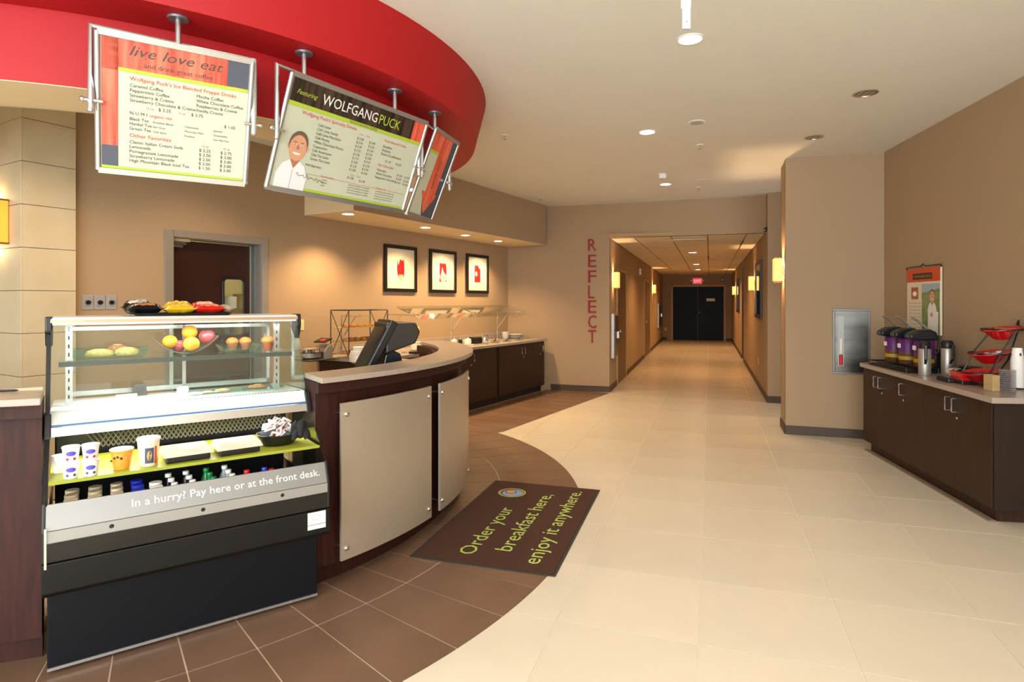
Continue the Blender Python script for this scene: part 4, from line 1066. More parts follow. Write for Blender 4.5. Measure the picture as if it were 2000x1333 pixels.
MB().box(lx_b, lx_b+.012, .085, .132, .01, dz-.03).build('edge_strip', m_steel, leaf)
def rrect(x0, x1, z0, z1, r, n=6):
    pts = []
    for cx, cz, a0 in ((x1-r, z1-r, 0), (x0+r, z1-r, 90), (x0+r, z0+r, 180), (x1-r, z0+r, 270)):
        for i in range(n+1): pts.append((cx+r*math.cos(R(a0+90*i/n)), cz+r*math.sin(R(a0+90*i/n))))
    return pts
pts = rrect(wx0+.014, wx1-.014, wz0+.014, wz1-.014, .05)
b = MB().tube([(x, .087, z) for x, z in pts], .014, 6, closed=True)
o4 = [(x, z) for x, z in rrect(wx0-.002, wx1+.002, wz0-.002, wz1+.002, .004)]
n = len(pts)
b.add([(x, .092, z) for x, z in pts]+[(x, .092, z) for x, z in o4], [(i, (i+1) % n, n+(i+1) % n, n+i) for i in range(n)])
b.build('window_gasket', m_black, leaf)
MB().box(wx0+.01, wx1-.01, .108, .112, wz0+.01, wz1-.01).build('window_pane', m_glass, leaf)
b = MB().box(lx_a+.01, lx_a+.15, .045, .085, dz-.075, dz-.03).box(lx_a+.01, lx_a+.12, .05, .085, dz-.10, dz-.078).box(lx_a+.01, lx_b, .06, .075, dz-.028, dz-.014)
b.build('door_closer', m_steelh, leaf, bevel=.002)
MB().box(lx_a+.02, lx_a+.18, .035, .045, dz-.045, dz-.020).build('closer_cover', mat('pale_brass', 'd9cda8', .4, .3), leaf)
MB().box(dx1-.075, dx1-.01, .12, .125, .01, dz-.01).build('side_panel', mat('grey_green_metal', '5c6a6a', .3, .7), dr)
# kitchen glimpsed through the window
kt = thing('kitchen_shelf', 'steel kitchen shelf of white boxes glimpsed through the door window', 'shelf', (*K, 0), PW.rz)
kx = (wx0+wx1)/2+.25
b = MB(); 
for z in (1.05, 1.45, 1.85): b.box(kx-.6, kx+.9, 1.3, 1.65, z, z+.02)
for x in (kx-.6, kx+.86): b.box(x, x+.03, 1.3, 1.33, 0, 2.1)
b.build('rack', m_steel, kt)
random.seed(2); b = MB()
for q in range(14):
    z = (1.07, 1.47)[q % 2]; x = kx-.5+.1*q; b.box(x, x+.08, 1.35, 1.6, z, z+random.uniform(.1, .28), random.choice([m_white, mat('box_tan', 'c9b27c', .7), mat('box_grey', '7a8790', .5)]))
b.build('boxes', None, kt, kind='stuff')
b = MB().box(dx0-.4, dx1+1.8, 1.9, 2.0, 0, 2.7).box(dx0-.45, dx0-.4, .16, 2.0, 0, 2.7).box(dx1+1.8, dx1+1.9, .16, 2.0, 0, 2.7).box(dx0-.4, dx1+1.8, .16, 2.0, 2.7, 2.75)
kw = struct(b.build('wall_kitchen', mat('kitchen_cream', 'd8c893', .7), None, loc=(*K, 0), rot=(0, 0, PW.rz)))
light('AREA', 'kitchen_ceiling_lamp', PW.w(kx, 1.0, 2.65), 26, (1, .9, .72), (0, 0, -1), .9, .5)
# steel switch plates and cream outlets
def plate(label, fr, px, py, w_, h, m, kind, y=0, grp=None, kw_=None):
    x = fr.x_at(px, y); z = fr.z_at(px, py, y)
    t = thing(kind, label, 'switch' if 'switch' in kind else 'socket', fr.w(x, y-.0005, z), fr.rz, grp)
    MB().box(-w_/2, w_/2, -.006, 0, -h/2, h/2).build('plate', m, t, bevel=.002)
    if 'switch' in kind: MB().lathe([(.0001, .016), (.017, .014), (.019, 0)], 16, T=Matrix.Translation((0, -.006, 0)) @ Matrix.Rotation(R(90), 4, 'X')).build('dial', m_black, t, smooth=True)
    else:
        for s in (-1, 1): MB().box(-.013, .013, -.0085, -.006, s*.024-.013, s*.024+.013).build('receptacle', mat('cream_socket', 'd9cc9a', .5), t, bevel=.002)
    return t
for px, lb in ((171, 'steel dial switch plate nearest the stone pier'), (194.5, 'steel dial switch plate, middle of the three'), (217, 'steel dial switch plate, farthest from the stone pier')):
    plate(lb, PW, px, 591, .082, .118, mat('switch_grey', 'a5a6a8', .4, .2), 'dial_switch', grp='steel dial switches beside the stone pier')
m_cr = mat('cream_plate', 'e4d6a4', .5)
plate('cream wall socket behind the top right corner of the chiller', PW, 588, 635, .075, .12, m_cr, 'wall_socket')
plate('cream wall socket behind the till', PW, 815, 646, .075, .12, m_cr, 'wall_socket')
plate('cream wall socket low on the corridor end wall', EN, 1300, 643, .075, .12, m_cr, 'wall_socket')
plate('cream wall socket low on the right corridor wall', CR, 1482, 706, .075, .12, m_cr, 'wall_socket')

# red vertical word on the wall by the corridor
m_redl = mat('red_wall_letters', '900a12', .6)
word = 'REFLECT'; zs = [(490, 466), (520, 497), (550, 526), (580, 556), (611, 586), (642, 614), (672, 645)]
rowsy = [(490.5, 467), (522, 498), (552.5, 528.5), (583, 558), (611.5, 587), (641.5, 616), (669.5, 645)]
xl_ = RW.x_at(1149, 0)
t = thing('wall_lettering', 'red vertical wall letters reading REFLECT beside the corridor opening', 'lettering', (*K, 0), RW.rz)
for ch, (yb, yt) in zip(word, rowsy):
    z0 = RW.z_at(1156, yb, 0); z1 = RW.z_at(1156, yt, 0)
    v, f_ = glyphs(ch, ext=.02); w0 = min(q[0] for q in v); w1 = max(q[0] for q in v); h0 = min(q[1] for q in v); h1 = max(q[1] for q in v)
    k = (z1-z0)/(h1-h0); kx_ = .140/.62*.62/(w1-w0)*(1.0 if ch not in 'L' else .78)
    MB().add([(xl_+(q[0]-w0)*kx_, -.008-q[2]*.3, z0+(q[1]-h0)*k) for q in v], f_).build('letter', m_redl, t)

# ============================================================ SCONCES
m_shade = mat('lit_linen_shade', 'ffc266', .8, emit=1.25); m_brz = mat('bronze_trim', '8a5a24', .4, .6)
def sconce(label, fr, px, y_top, y_bot, w_=.17, power=14, px_is_wall=True, h=.285, x=None, grp='lit linen wall sconces', d=.11):
    x = fr.x_at(px, 0) if x is None else x
    zc = (fr.z_at(px, y_top, 0)+fr.z_at(px, y_bot, 0))/2
    t = thing('wall_sconce', label, 'sconce', fr.w(x, -.002, zc), fr.rz, grp)
    b = MB(); a, h2 = w_/2, h/2
    b.box(-a, a, -d, -d+.004, -h2, h2).box(-a, -a+.004, -d+.004, -.012, -h2, h2).box(a-.004, a, -d+.004, -.012, -h2, h2)
    b.build('shade', m_shade, t)
    b = MB()
    for z in (-h2, h2):
        b.box(-a-.003, a+.003, -d-.004, -d, z-.006, z+.006).box(-a-.004, -a, -d, -.01, z-.006, z+.006).box(a, a+.004, -d, -.01, z-.006, z+.006)
    for x_ in (-a, a): b.box(x_-.004, x_+.004, -d-.004, -d, -h2, h2)
    b.build('trim', m_brz, t)
    MB().box(-.035, .035, -.014, 0, -.06, .06).build('back_plate', m_brz, t)
    MB().lathe([(.006, -.05), (.014, -.03), (.006, -.008)], 10, (0, -d*.5, 0)).build('bulb', mat('warm_bulb', 'ffe2b0', .4, emit=14), t)
    light('POINT', 'sconce_bulb_light', (0, -d*.5, .035), power, WARM, size=.02, parent=t)
sconce('lit wall sconce on the corridor left wall just inside the opening', CL, 1197, 532, 563, power=14)
sconce('small lit sconce farther down the corridor left wall', CL, 1274, 555, 575, power=14)
sconce('lit wall sconce on the side of the broad pier at the right', SD, 1528, 508, 549, power=26, x=.26)
sconce('lit wall sconce before the big picture on the corridor right wall', CR, 1474, 540, 568, power=14)
sconce('small lit sconce near the far end of the corridor right wall', CR, 1437, 560, 576, power=14)
# amber sconce on the stone pier, cut by the left edge
SPL = Frame(*SP.w(-.013, 0), .8655, -.5009)
SPL = Frame(SP.w(-.013, 2.5)[0], SP.w(-.013, 2.5)[1], .8655, -.5009)
xs_ = SPL.x_at(10, 0)
t = thing('wall_sconce', 'amber box sconce on the stone pier, cut by the left edge', 'sconce', SPL.w(SPL.x_at(15, 0)-.12, -.002, (SPL.z_at(10, 388)+SPL.z_at(10, 482))/2), SPL.rz)
MB().box(-.15, .15, -.11, -.006, -.165, .165).build('shade', mat('amber_mica', 'd98a2c', .5, hex2='e9a545', vscale=5, emit=0), t)
MATS['amber_mica'].node_tree.nodes['Principled BSDF'].inputs['Emission Color'].default_value = lin('e8942e')
MATS['amber_mica'].node_tree.nodes['Principled BSDF'].inputs['Emission Strength'].default_value = .75
b = MB()
for z in (-.165, .165): b.box(-.155, .155, -.115, -.004, z-.006, z+.006)
b.build('trim', m_brz, t)
light('POINT', 'sconce_bulb_light', (0, -.06, .21), 1.0, WARM, size=.03, parent=t); light('POINT', 'sconce_bulb_light', (0, -.06, -.21), 1.0, WARM, size=.03, parent=t)

# ============================================================ CORRIDOR DOORS AND FITTINGS
m_dbl = mat('dark_blue_door', '030a14', .45, hex2='06101e', vscale=4, spec=.15); m_jamb = mat('beige_jamb', 'b89a64', .5)
ex0, ex1 = EN.x_at(1313, 0), EN.x_at(1415, 0); ez = EN.z_at(1360, 559.5, 0); em = (ex0+ex1)/2-.01
b = MB().box(ex0-.05, ex0+.03, -.03, .0, 0, ez+.05).box(ex1-.03, ex1+.05, -.03, 0, 0, ez+.05).box(ex0-.05, ex1+.05, -.03, 0, ez-.02, ez+.05)
dd = struct(b.build('door_2', m_jamb, None, loc=(EN.o[0], EN.o[1], 0), rot=(0, 0, EN.rz)))
for a, c_ in ((ex0+.03, em-.006), (em+.006, ex1-.03)): 
    lf_ = MB().box(a, c_, -.02, 0, .01, ez-.02).build('door_leaf', m_dbl, dd)
MB().box(em-.004, em+.004, -.018, 0, .01, ez-.02).build('meeting_gap', m_black, dd)
b = MB().ball(.035, (em+.07, -.06, EN.z_at(1366, 611)), 1, 12, 8).tube([(em+.07, 0, EN.z_at(1366, 611)), (em+.07, -.05, EN.z_at(1366, 611))], .012).build('door_knob', m_chrome, dd, smooth=True)
sxp = EN.x_at(1388, -.02); szp = EN.z_at(1388, 586, -.02)
o = MB().box(sxp-.16, sxp+.16, -.03, -.0205, szp-.055, szp+.055).build('door_sign', m_white, None, loc=(EN.o[0], EN.o[1], 0), rot=(0, 0, EN.rz)); tag(o, 'white notice on the right leaf of the dark blue doors', 'sign')
# exit sign
t = thing('exit_sign', 'red glowing EXIT sign with two lamp heads above the dark blue doors', 'sign', EN.w(EN.x_at(1362, -.1), 0, EN.z_at(1362, 549, -.1)), EN.rz)
MB().box(-.19, .19, -.08, -.0, -.14, .12).build('housing', m_white, t, bevel=.004)
MB().box(-.16, .16, -.084, -.0805, -.10, .10).build('face', mat('exit_face', 'c82030', .5, emit=2.2), t)
b = MB(); write(b, 'EXIT', -.13, -.055, .15, width=.26, y=-.086); b.build('lettering', mat('exit_letters', 'ff6a58', .5, emit=4), t)
for s in (-1, 1): MB().lathe([(.02, 0), (.045, .05), (.0001, .06)], 12, T=Matrix.Translation((s*.22, -.05, -.01)) @ Matrix.Rotation(R(60), 4, 'X')).build('lamp_head', m_white, t, smooth=True)
t = thing('alarm_strobe', 'dark red alarm strobe on the end wall beside the exit sign', 'alarm', EN.w(EN.x_at(1411, 0), -.001, EN.z_at(1411, 547)), EN.rz)
MB().box(-.06, .06, -.04, 0, -.08, .08).build('housing', mat('alarm_red', '5a1014', .4), t, bevel=.004); MB().box(-.02, .02, -.055, -.04, -.04, .04).build('lens', m_white, t)
t = thing('alarm_strobe', 'white alarm strobe on the corridor left wall', 'alarm', CL.w(CL.x_at(1249, 0), -.001, CL.z_at(1249, 531)), CL.rz)
MB().box(-.07, .07, -.045, 0, -.08, .08).build('housing', m_white, t, bevel=.004); MB().box(-.025, .025, -.06, -.045, -.05, .05).build('lens', m_red, t)
# left corridor doorways
def cdoor(nm, fr, x0, x1, z1, ajar=False):
    b = MB().box(x0, x0+.06, -.022, .0, 0, z1+.05).box(x1-.06, x1, -.022, .0, 0, z1+.05).box(x0, x1, -.022, .0, z1, z1+.05)
    d = struct(b.build(nm, m_jamb, None, loc=(fr.o[0], fr.o[1], 0), rot=(0, 0, fr.rz)))
    MB().box(x0+.06, x1-.06, -.012, 0, .01, z1).build('door_leaf', mat('brown_door', '6b5232', .5, var=.1, vscale=10), d)
    MB().ball(.03, (x0+.13, -.05, 1.0), 1, 10, 8).build('door_knob', m_chrome, d, smooth=True)
    return d
c1 = CL.x_at(1204, 0); c2 = CL.x_at(1222, 0); cdoor('door_3', CL, c1, c2, 2.13)
c3 = CL.x_at(1258, 0); c4 = CL.x_at(1269, 0); cdoor('door_4', CL, c3, c4, 2.13)
# extinguisher cabinets
def ext_cab(label, fr, px0, px1, py0, py1, y=0, red=True, d=.012):
    x0, x1 = fr.x_at(px0, y), fr.x_at(px1, y); pm = (px0+px1)/2; z1, z0 = fr.z_at(pm, py0, y), fr.z_at(pm, py1, y)
    t = thing('extinguisher_cabinet', label, 'cabinet', fr.w((x0+x1)/2, y-.001, (z0+z1)/2), fr.rz)
    a, h = abs(x1-x0)/2, (z1-z0)/2; q = .022
    MB().box(-a, a, -.014, 0, h-q, h).box(-a, a, -.014, 0, -h, -h+q).box(-a, -a+q, -.014, 0, -h+q, h-q).box(a-q, a, -.014, 0, -h+q, h-q).build('frame', mat('cabinet_frame_grey', '6f6f6c', .4, .8), t, bevel=.002)
    MB().box(-a+q, a-q, -.020, -.004, -h+q, h-q).build('door', mat('mirror_steel', '5f5d59', .3, 1, var=.25, vscale=3, stretch=(1, 1, 3)), t, bevel=.002)
    wx = -a+q+.03
    MB().box(wx, wx+.06, -.0215, -.0202, -h+.09, h-.08).build('view_strip', mat('strip_grey', 'a8aeb0', .3), t)
    MB().tube([(wx+.03, -.026, -h+.05+.05), (wx+.03, -.026, -h+.05+.17)], .019, 10).build('extinguisher', m_capr, t, smooth=True)
    MB().tube([(wx+.03, -.026, -h+.23), (wx+.034, -.026, -h+.40)], [.012, .018], 8).build('extinguisher_label', m_white, t)
    return t
ext_cab('brushed steel fire extinguisher cabinet on the broad pier', CF, 1626, 1699, 604, 731)
def side_cab(label, fr, px0, px1, py0, py1):
    x0, x1 = fr.x_at(px0, 0), fr.x_at(px1, 0); z1, z0 = fr.z_at((px0+px1)/2, py0), fr.z_at((px0+px1)/2, py1)
    t = thing('extinguisher_cabinet', label, 'cabinet', fr.w((x0+x1)/2, -.001, (z0+z1)/2), fr.rz)
    a, h = abs(x1-x0)/2, (z1-z0)/2
    MB().box(-a, a, -.05, 0, -h, h).build('frame', m_steel, t, bevel=.004); MB().box(-a+.04, a-.04, -.058, -.05, -h+.04, h-.04).build('door', MATS['mirror_steel'], t); MB().box(a-.09, a-.06, -.075, -.058, -.06, .06).build('handle', m_chrome, t)
side_cab('steel wall cabinet on the corridor left wall, right beside the opening', CL, 1193.5, 1202, 613, 698)
side_cab('small steel wall cabinet at the far end of the corridor left wall', CL, 1284, 1289, 593, 640)
def frame_pic(label, fr, px0, px1, py0, py1):
    x0, x1 = sorted((fr.x_at(px0, 0), fr.x_at(px1, 0))); pm = (px0+px1)/2; z1, z0 = fr.z_at(pm, py0), fr.z_at(pm, py1)
    t = thing('framed_print', label, 'picture', fr.w((x0+x1)/2, -.001, (z0+z1)/2), fr.rz); a, h = (x1-x0)/2, (z1-z0)/2; q = .06
    MB().box(-a, a, -.035, 0, h-q, h).box(-a, a, -.035, 0, -h, -h+q).box(-a, -a+q, -.035, 0, -h+q, h-q).box(a-q, a, -.035, 0, -h+q, h-q).build('frame', m_frm, t, bevel=.003)
    MB().box(-a+q, a-q, -.012, 0, -h+q, h-q).build('print', mat('dark_landscape_print', '38414a', .3, hex2='6a5c48', vscale=3, stretch=(1, 1, 3)), t)
    MB().box(-a+q, a-q, -.02, -.019, -h+q, h-q).build('glazing', m_glass, t)
frame_pic('large dark framed picture on the corridor right wall', CR, 1478, 1489, 512, 622)
frame_pic('small dark framed picture far down the corridor right wall', CR, 1440, 1445, 546, 610)

# ============================================================ CEILING FITTINGS
m_lampw = mat('lamp_face', 'fff2d8', .4, emit=10); m_lampo = mat('lamp_off', '8a8074', .25, .7)
def downlight(label, px, py, z, r, lit=True, power=60, spot=95, col=SOFTW, pos=None, grp=None, name='downlight'):
    X, Y = pos or P(px, py, z)
    t = thing(name, label, 'downlight', (X, Y, z), 0, grp)
    MB().lathe([(r*.84, .0), (r*.86, -.006), (r, -.005), (r*1.0, .0)], 28).build('trim_ring', m_white if lit else m_chrome, t, smooth=True)
    MB().lathe([(r*.84, -.002), (r*.80, -.0025), (r*.45, -.0035), (.0001, -.004)], 28).build('lamp_face', m_lampw if lit else mat('reflector_dim', '9a9590', .08, 1), t, smooth=True)
    if not lit:
        b = MB()
        for k in range(3): b.box(-r*.6+k*r*.5, -r*.45+k*r*.5, -r*.55, r*.55, -.0065, -.0045)
        b.build('louvre', mat('lamp_pin', 'dcdcdc', .2, .9), t)
    if lit and power: light('SPOT', name+'_beam', (0, 0, -.02), power, col, size=.05, spot=spot, blend=.7, parent=t)
    return t
downlight('large lit downlight in the main ceiling near the white bracket', 1348, 76, CZ, .085, power=55, spot=110)
downlight('lit downlight in the main ceiling, middle of the row', 1264, 258, CZ, .085, power=90, spot=115, col=(1, .76, .5))
downlight('small lit downlight in the main ceiling nearest the corridor', 1300, 360, CZ, .085, power=110, spot=120, col=(1, .68, .38))
downlight('unlit chrome downlight near the right wall', 1690, 182, CZ, .095, False)
downlight('unlit chrome downlight by the broad pier', 1590, 268, CZ, .095, False)
for px, py, lb in ((680, 418, 'lit soffit downlight nearest the kitchen door'), (831, 444.5, 'lit soffit downlight above the first tulip print'), (909, 459.5, 'lit soffit downlight above the second tulip print'), (973, 471, 'lit soffit downlight nearest the corner')):
    X, Y = P(px, py, SZ-.005); lx, ly = PW.l(X, Y); ly = min(ly, -.36)
    downlight(lb, 0, 0, SZ-.0045, .075, power=120, spot=125, col=(1, .66, .33), pos=PW.w(lx, ly), grp='soffit downlights over the picture wall', name='soffit_downlight')
downlight('lit downlight in the underside of the red drum', 803, 370, SZ-.0045, .075, power=50, spot=115, col=(1, .68, .4), name='soffit_downlight')
for px, py, lb in ((1352.6, 493.5, 'round lit downlight nearest in the corridor ceiling'), (1360, 516.5, 'round lit downlight midway along the corridor ceiling'), (1363, 527, 'tiny lit downlight at the far end of the corridor ceiling')):
    downlight(lb, px, py, KZ-.003, .10, power=150, spot=150, col=(1, .52, .20), name='corridor_downlight')
# added spots over the lobby, unseen above the frame, without fittings
for x, y in ((-1.9, .6), (.4, .9), (2.0, 1.6)): light('SPOT', 'lobby_fill_spot', (x, y, CZ-.02), 60, SOFTW, size=.05, spot=120, blend=.7)
for x, y in ((-2.9, 4.0), (-2.2, 5.2)): light('SPOT', 'drum_fill_spot', (x, y, CZ-.02), 75, (1, .68, .38), size=.05, spot=120, blend=.7)  # unseen bare spots inside the drum, no lamp body built
def disc(name, label, cat, px, py, r, h, m, extra=None):
    X, Y = P(px, py, CZ)
    t = thing(name, label, cat, (X, Y, CZ), 0)
    MB().lathe([(.0001, -h), (r*.9, -h), (r, -h*.5), (r, -.0005), (.0001, -.0005)], 24).build('body', m, t, smooth=True)
    if extra == 'grille': MB().lathe([(r*.2, -h-.001), (r*.72, -h-.001), (r*.72, -h)], 24).build('grille', mat('speaker_grille', 'b6bcc4', .6), t)
    if extra == 'sprinkler': MB().lathe([(.006, -h), (.006, -h-.03), (.018, -h-.032), (.018, -h-.035), (.0001, -h-.036)], 12).build('nozzle', m_chrome, t)
    if extra == 'box': MB().box(-.045, .045, -.045, .045, -h-.05, -h).build('sensor', m_white, t, bevel=.004)
disc('ceiling_speaker', 'flat white round speaker in the main ceiling', 'speaker', 1361, 239, .085, .006, m_white, 'grille')
disc('sprinkler', 'ceiling sprinkler just beyond the round speaker', 'sprinkler', 1367, 283, .04, .008, m_white, 'sprinkler')
disc('smoke_detector', 'small boxy white detector by the far lit downlight', 'detector', 1293, 340, .055, .012, m_white, 'box')
disc('ceiling_plate', 'faint white round plate near the corridor wall', 'plate', 1370, 352, .075, .004, m_white)
disc('sprinkler', 'ceiling sprinkler closest to the corridor opening', 'sprinkler', 1365, 366, .035, .008, m_white, 'sprinkler')
disc('sprinkler', 'ceiling sprinkler to the right of the red drum', 'sprinkler', 986, 264, .035, .008, m_white, 'sprinkler')
disc('sprinkler', 'ceiling sprinkler above the long soffit end', 'sprinkler', 1056, 386, .035, .008, m_white, 'sprinkler')
# white hanging bracket
X = 339.5/FPX*2.6
t = thing('hanging_bracket', 'white flat bracket hanging from the ceiling at the top edge', 'bracket', (X, 2.6, 0), 0)
zb = EYE+(HOR-58)*2.6/FPX
MB().box(-.021, .021, -.006, .006, zb+.09, CZ-.01).build('strap', m_white, t, bevel=.002)
MB().box(-.018, .018, -.012, .012, zb, zb+.10).build('bracket_end', mat('pale_grey', 'c4c8cc', .4), t, bevel=.003)
MB().lathe([(.0001, .003), (.004, .003), (.005, 0)], 10, T=Matrix.Translation((0, -.012, zb+.03)) @ Matrix.Rotation(R(90), 4, 'X')).build('screw', m_chrome, t)
MB().box(-.05, .05, -.05, .05, CZ-.012, CZ-.001).build('ceiling_plate', m_white, t)
# supply register just inside the corridor
X, Y = P(1345, 468, KZ); u = (X, Y)
t = thing('ceiling_register', 'white slotted air register just inside the corridor ceiling', 'air vent', (X, Y, KZ-.003), RW.rz)
MB().box(-.30, .30, -.13, .13, -.010, -.004).build('frame', m_white, t)
for k in range(7): MB().box(-.27, .27, -.11+k*.034, -.098+k*.034, -.018, -.0105).build('slat', mat('slat_tan', 'b9a87f', .6), t)  # slats in one even tan, darker than the white frame
# ============================================================ FLOOR MAT
mc = [P(968, 940), P(1174, 958), P(1094, 1131), P(800, 1089)]
MO = mc[3]
MX = (mc[0][0]-mc[3][0], mc[0][1]-mc[3][1]); ml = math.hypot(*MX)
MF = Frame(MO[0], MO[1], MX[0], MX[1])       # x from near edge to far, -y from left edge to right
mw = .905
t = thing('floor_mat', 'brown floor mat with green lettering lying across both floor tiles', 'mat', (MO[0], MO[1], .002), MF.rz)
m_pile = mat('brown_mat_pile', '40200f', .95, var=.22, vscale=180, bump=.8, bscale=500); m_rub = mat('rubber_edge', '2b2a24', .7)
MB().prism([(0, 0), (ml, 0), (ml, -mw), (0, -mw)], 0, .004).build('rubber_edge', m_rub, t)
MB().prism([(.018, -.018), (ml-.018, -.018), (ml-.018, -mw+.018), (.018, -mw+.018)], .004, .009).build('pile', m_pile, t)
m_gl = mat('lime_mat_letters', 'a9bf5c', .9)
def matline(s, pa_, pb_, hgt):
    a = MF.g(pa_[0], pa_[1], .01); c = MF.g(pb_[0], pb_[1], .01)
    v, f_ = glyphs(s); w0 = min(q[0] for q in v); w1 = max(q[0] for q in v); k = (c[0]-a[0])/(w1-w0)
    y = (a[1]+c[1])/2
    MB().add([(a[0]+(q[0]-w0)*k, y+q[1]*hgt, .0096) for q in v], f_).build('lettering', m_gl, t)
    print('mat', s, a, c, k)
matline('Order your', (926, 1085), (1002, 994), .155)
matline('breakfast here,', (995, 1078), (1082, 968), .155)
matline('enjoy it anywhere.', (1052, 1104), (1137, 962), .155)
cxm, cym = MF.g(1000, 963, .01)
for r_, m_, z_, dx in ((.112, m_gl, .0094, 0), (.102, m_pile, .0096, .002), (.096, mat('mat_pink', 'd9a48c', .9), .0098, .003), (.090, m_pile, .0100, .002), (.082, mat('mat_blue', '7da0c8', .9), .0102, -.006), (.046, m_pile, .0104, .012), (.038, mat('mat_orange', 'e08a1e', .9), .0106, .012)):
    MB().add([(cxm+dx+r_*math.cos(q*.2244), cym+dx+r_*math.sin(q*.2244), z_) for q in range(28)], [tuple(range(28))]).build('printed_swirl', m_, t)

# ============================================================ TILL
def bz(X, Y, z): return (X, Y, z)
PX = 760
pr = (PX-1000)/FPX; PY_ = 4.42
t = thing('till', 'black touch screen till leaning on a wedge base behind the bar', 'till', (pr*PY_, PY_, .906), R(28))
m_pos = mat('till_black', '17191c', .35); m_posn = mat('till_blue_black', '131c28', .3)
# local: x right, y away from the camera; screen faces left/away
MB().prism([(-.12, 0), (.10, 0), (.115, .04), (.05, .27), (-.01, .30), (-.06, .27)], -.12, .12, T=Matrix(((1, 0, 0, 0), (0, 0, 1, 0), (0, 1, 0, 0), (0, 0, 0, 1)))).build('stand', m_posn, t, bevel=.01)
sc = MB().prism([(-.155, -.145), (-.115, -.165), (-.09, -.165), (.055, -.05), (.055, .165), (-.155, .165)], -.17, .17, T=Matrix(((0, 1, 0, 0), (0, 0, 1, 0), (1, 0, 0, 0), (0, 0, 0, 1))))
MB().box(-.03, .03, -.17, .17, -.20, .20).build('screen_bezel', m_pos, t, loc=(-.10, 0, .33), rot=(0, R(28), 0), bevel=.012)
MB().prism([(-.02, -.02), (.20, .05), (.235, .13), (.20, .20), (-.02, .20)], -.165, .165, T=Matrix(((1, 0, 0, 0), (0, 0, 1, 0), (0, 1, 0, 0), (0, 0, 0, 1)))).build('rear_housing', mat('till_grey', '2a2825', .45), t, loc=(-.05, 0, .295), bevel=.012)
MB().box(-.036, -.031, -.14, .14, -.16, .16).build('screen_glass', m_blackg, t, loc=(-.10, 0, .33), rot=(0, R(28), 0))
MB().box(-.002, .04, -.1695, -.1665, .0, .014).build('badge', m_silver, t, loc=(.06, .048, .27))

# ============================================================ BUFFET EQUIPMENT ON THE WORKTOP
WZT = .9105
def pwp(px, py, z=WZT, y=None):
    """PW-local spot on the worktop"""
    l = PW.g(px, py, z); 
    return (PW.x_at(px, y), y) if y is not None else l
# sneeze guard
t = sg = thing('sneeze_guard', 'glass sneeze guard on chrome posts over the buffet worktop', 'sneeze guard', (*K, 0), PW.rz)
gx_ = [PW.x_at(p, -.13) for p in (667, 758, 881, 971)]
for k, x in enumerate(gx_):
    ln = .50 if k else .46
    MB().tube([(x, -.13, .911), (x, -.13, 1.375), (x, -.138, 1.383), (x, -.13-ln, 1.383)], .011, 10).build('post', m_chrome, sg, smooth=True)
    MB().tube([(x, -.13, 1.10), (x, -.36, 1.372)], .008, 8).build('brace', m_chrome, sg, smooth=True)
    MB().lathe([(.028, .911), (.028, .917), (.012, .925)], 16, (x, -.13, 0)).build('foot', m_chrome, sg, smooth=True)
    if k: MB().tube([(x, -.40, 1.383), (x, -.56, 1.383)], .017, 10).build('clamp', m_chrome, sg, smooth=True)
for a, c_ in ((gx_[1]+.03, gx_[2]-.03), (gx_[2]+.02, gx_[3]+.20)):
    MB().prism([(-.26, 1.495), (-.30, 1.462), (-.50, 1.392), (-.63, 1.332), (-.632, 1.326), (-.50, 1.386), (-.30, 1.456), (-.256, 1.492)], a, c_, T=YZ).build('glass_pane', m_glass, sg)
    MB().tube([(a, -.26, 1.495), (a, -.30, 1.46), (a, -.50, 1.39), (a, -.63, 1.33)], .004, 6).build('pane_edge', m_black, sg)
# waffle iron
x = PW.x_at(609, -.30)
t = thing('waffle_iron', 'round chrome waffle iron with long handles on the worktop', 'waffle iron', PW.w(x, -.32, WZT), PW.rz)
MB().box(-.16, .20, -.13, .13, 0, .018).build('drip_tray', m_steelh, t, bevel=.004)
MB().lathe([(.075, .02), (.105, .035), (.11, .075), (.112, .085)], 24, (-.03, 0, 0)).build('lower_plate', m_steel, t, smooth=True)
MB().lathe([(.112, .092), (.112, .125), (.09, .142), (.0001, .146)], 24, (-.03, 0, 0)).build('upper_plate', m_chrome, t, smooth=True)
MB().lathe([(.113, .084), (.113, .093)], 24, (-.03, 0, 0)).build('gasket', m_black, t)
for z in (.055, .118): MB().tube([(-.14, 0, z), (-.27, -.01, z+.008)], .008, 8).build('handle', m_chrome, t, smooth=True)
MB().prism([(.08, 0), (.20, 0), (.20, .17), (.13, .15), (.08, .09)], -.09, .09, T=Matrix(((1, 0, 0, 0), (0, 0, 1, 0), (0, 1, 0, 0), (0, 0, 0, 1)))).build('control_box', m_steel, t, bevel=.004)
MB().box(.09, .21, -.085, .085, 0, .012).build('control_face', m_black, t, loc=(0, 0, .158), rot=(0, R(-18), 0))
MB().box(.13, .17, -.03, .03, .012, .014).build('red_display', mat('led_red', 'd01818', .4, emit=1.5), t, loc=(0, 0, .158), rot=(0, R(-18), 0))
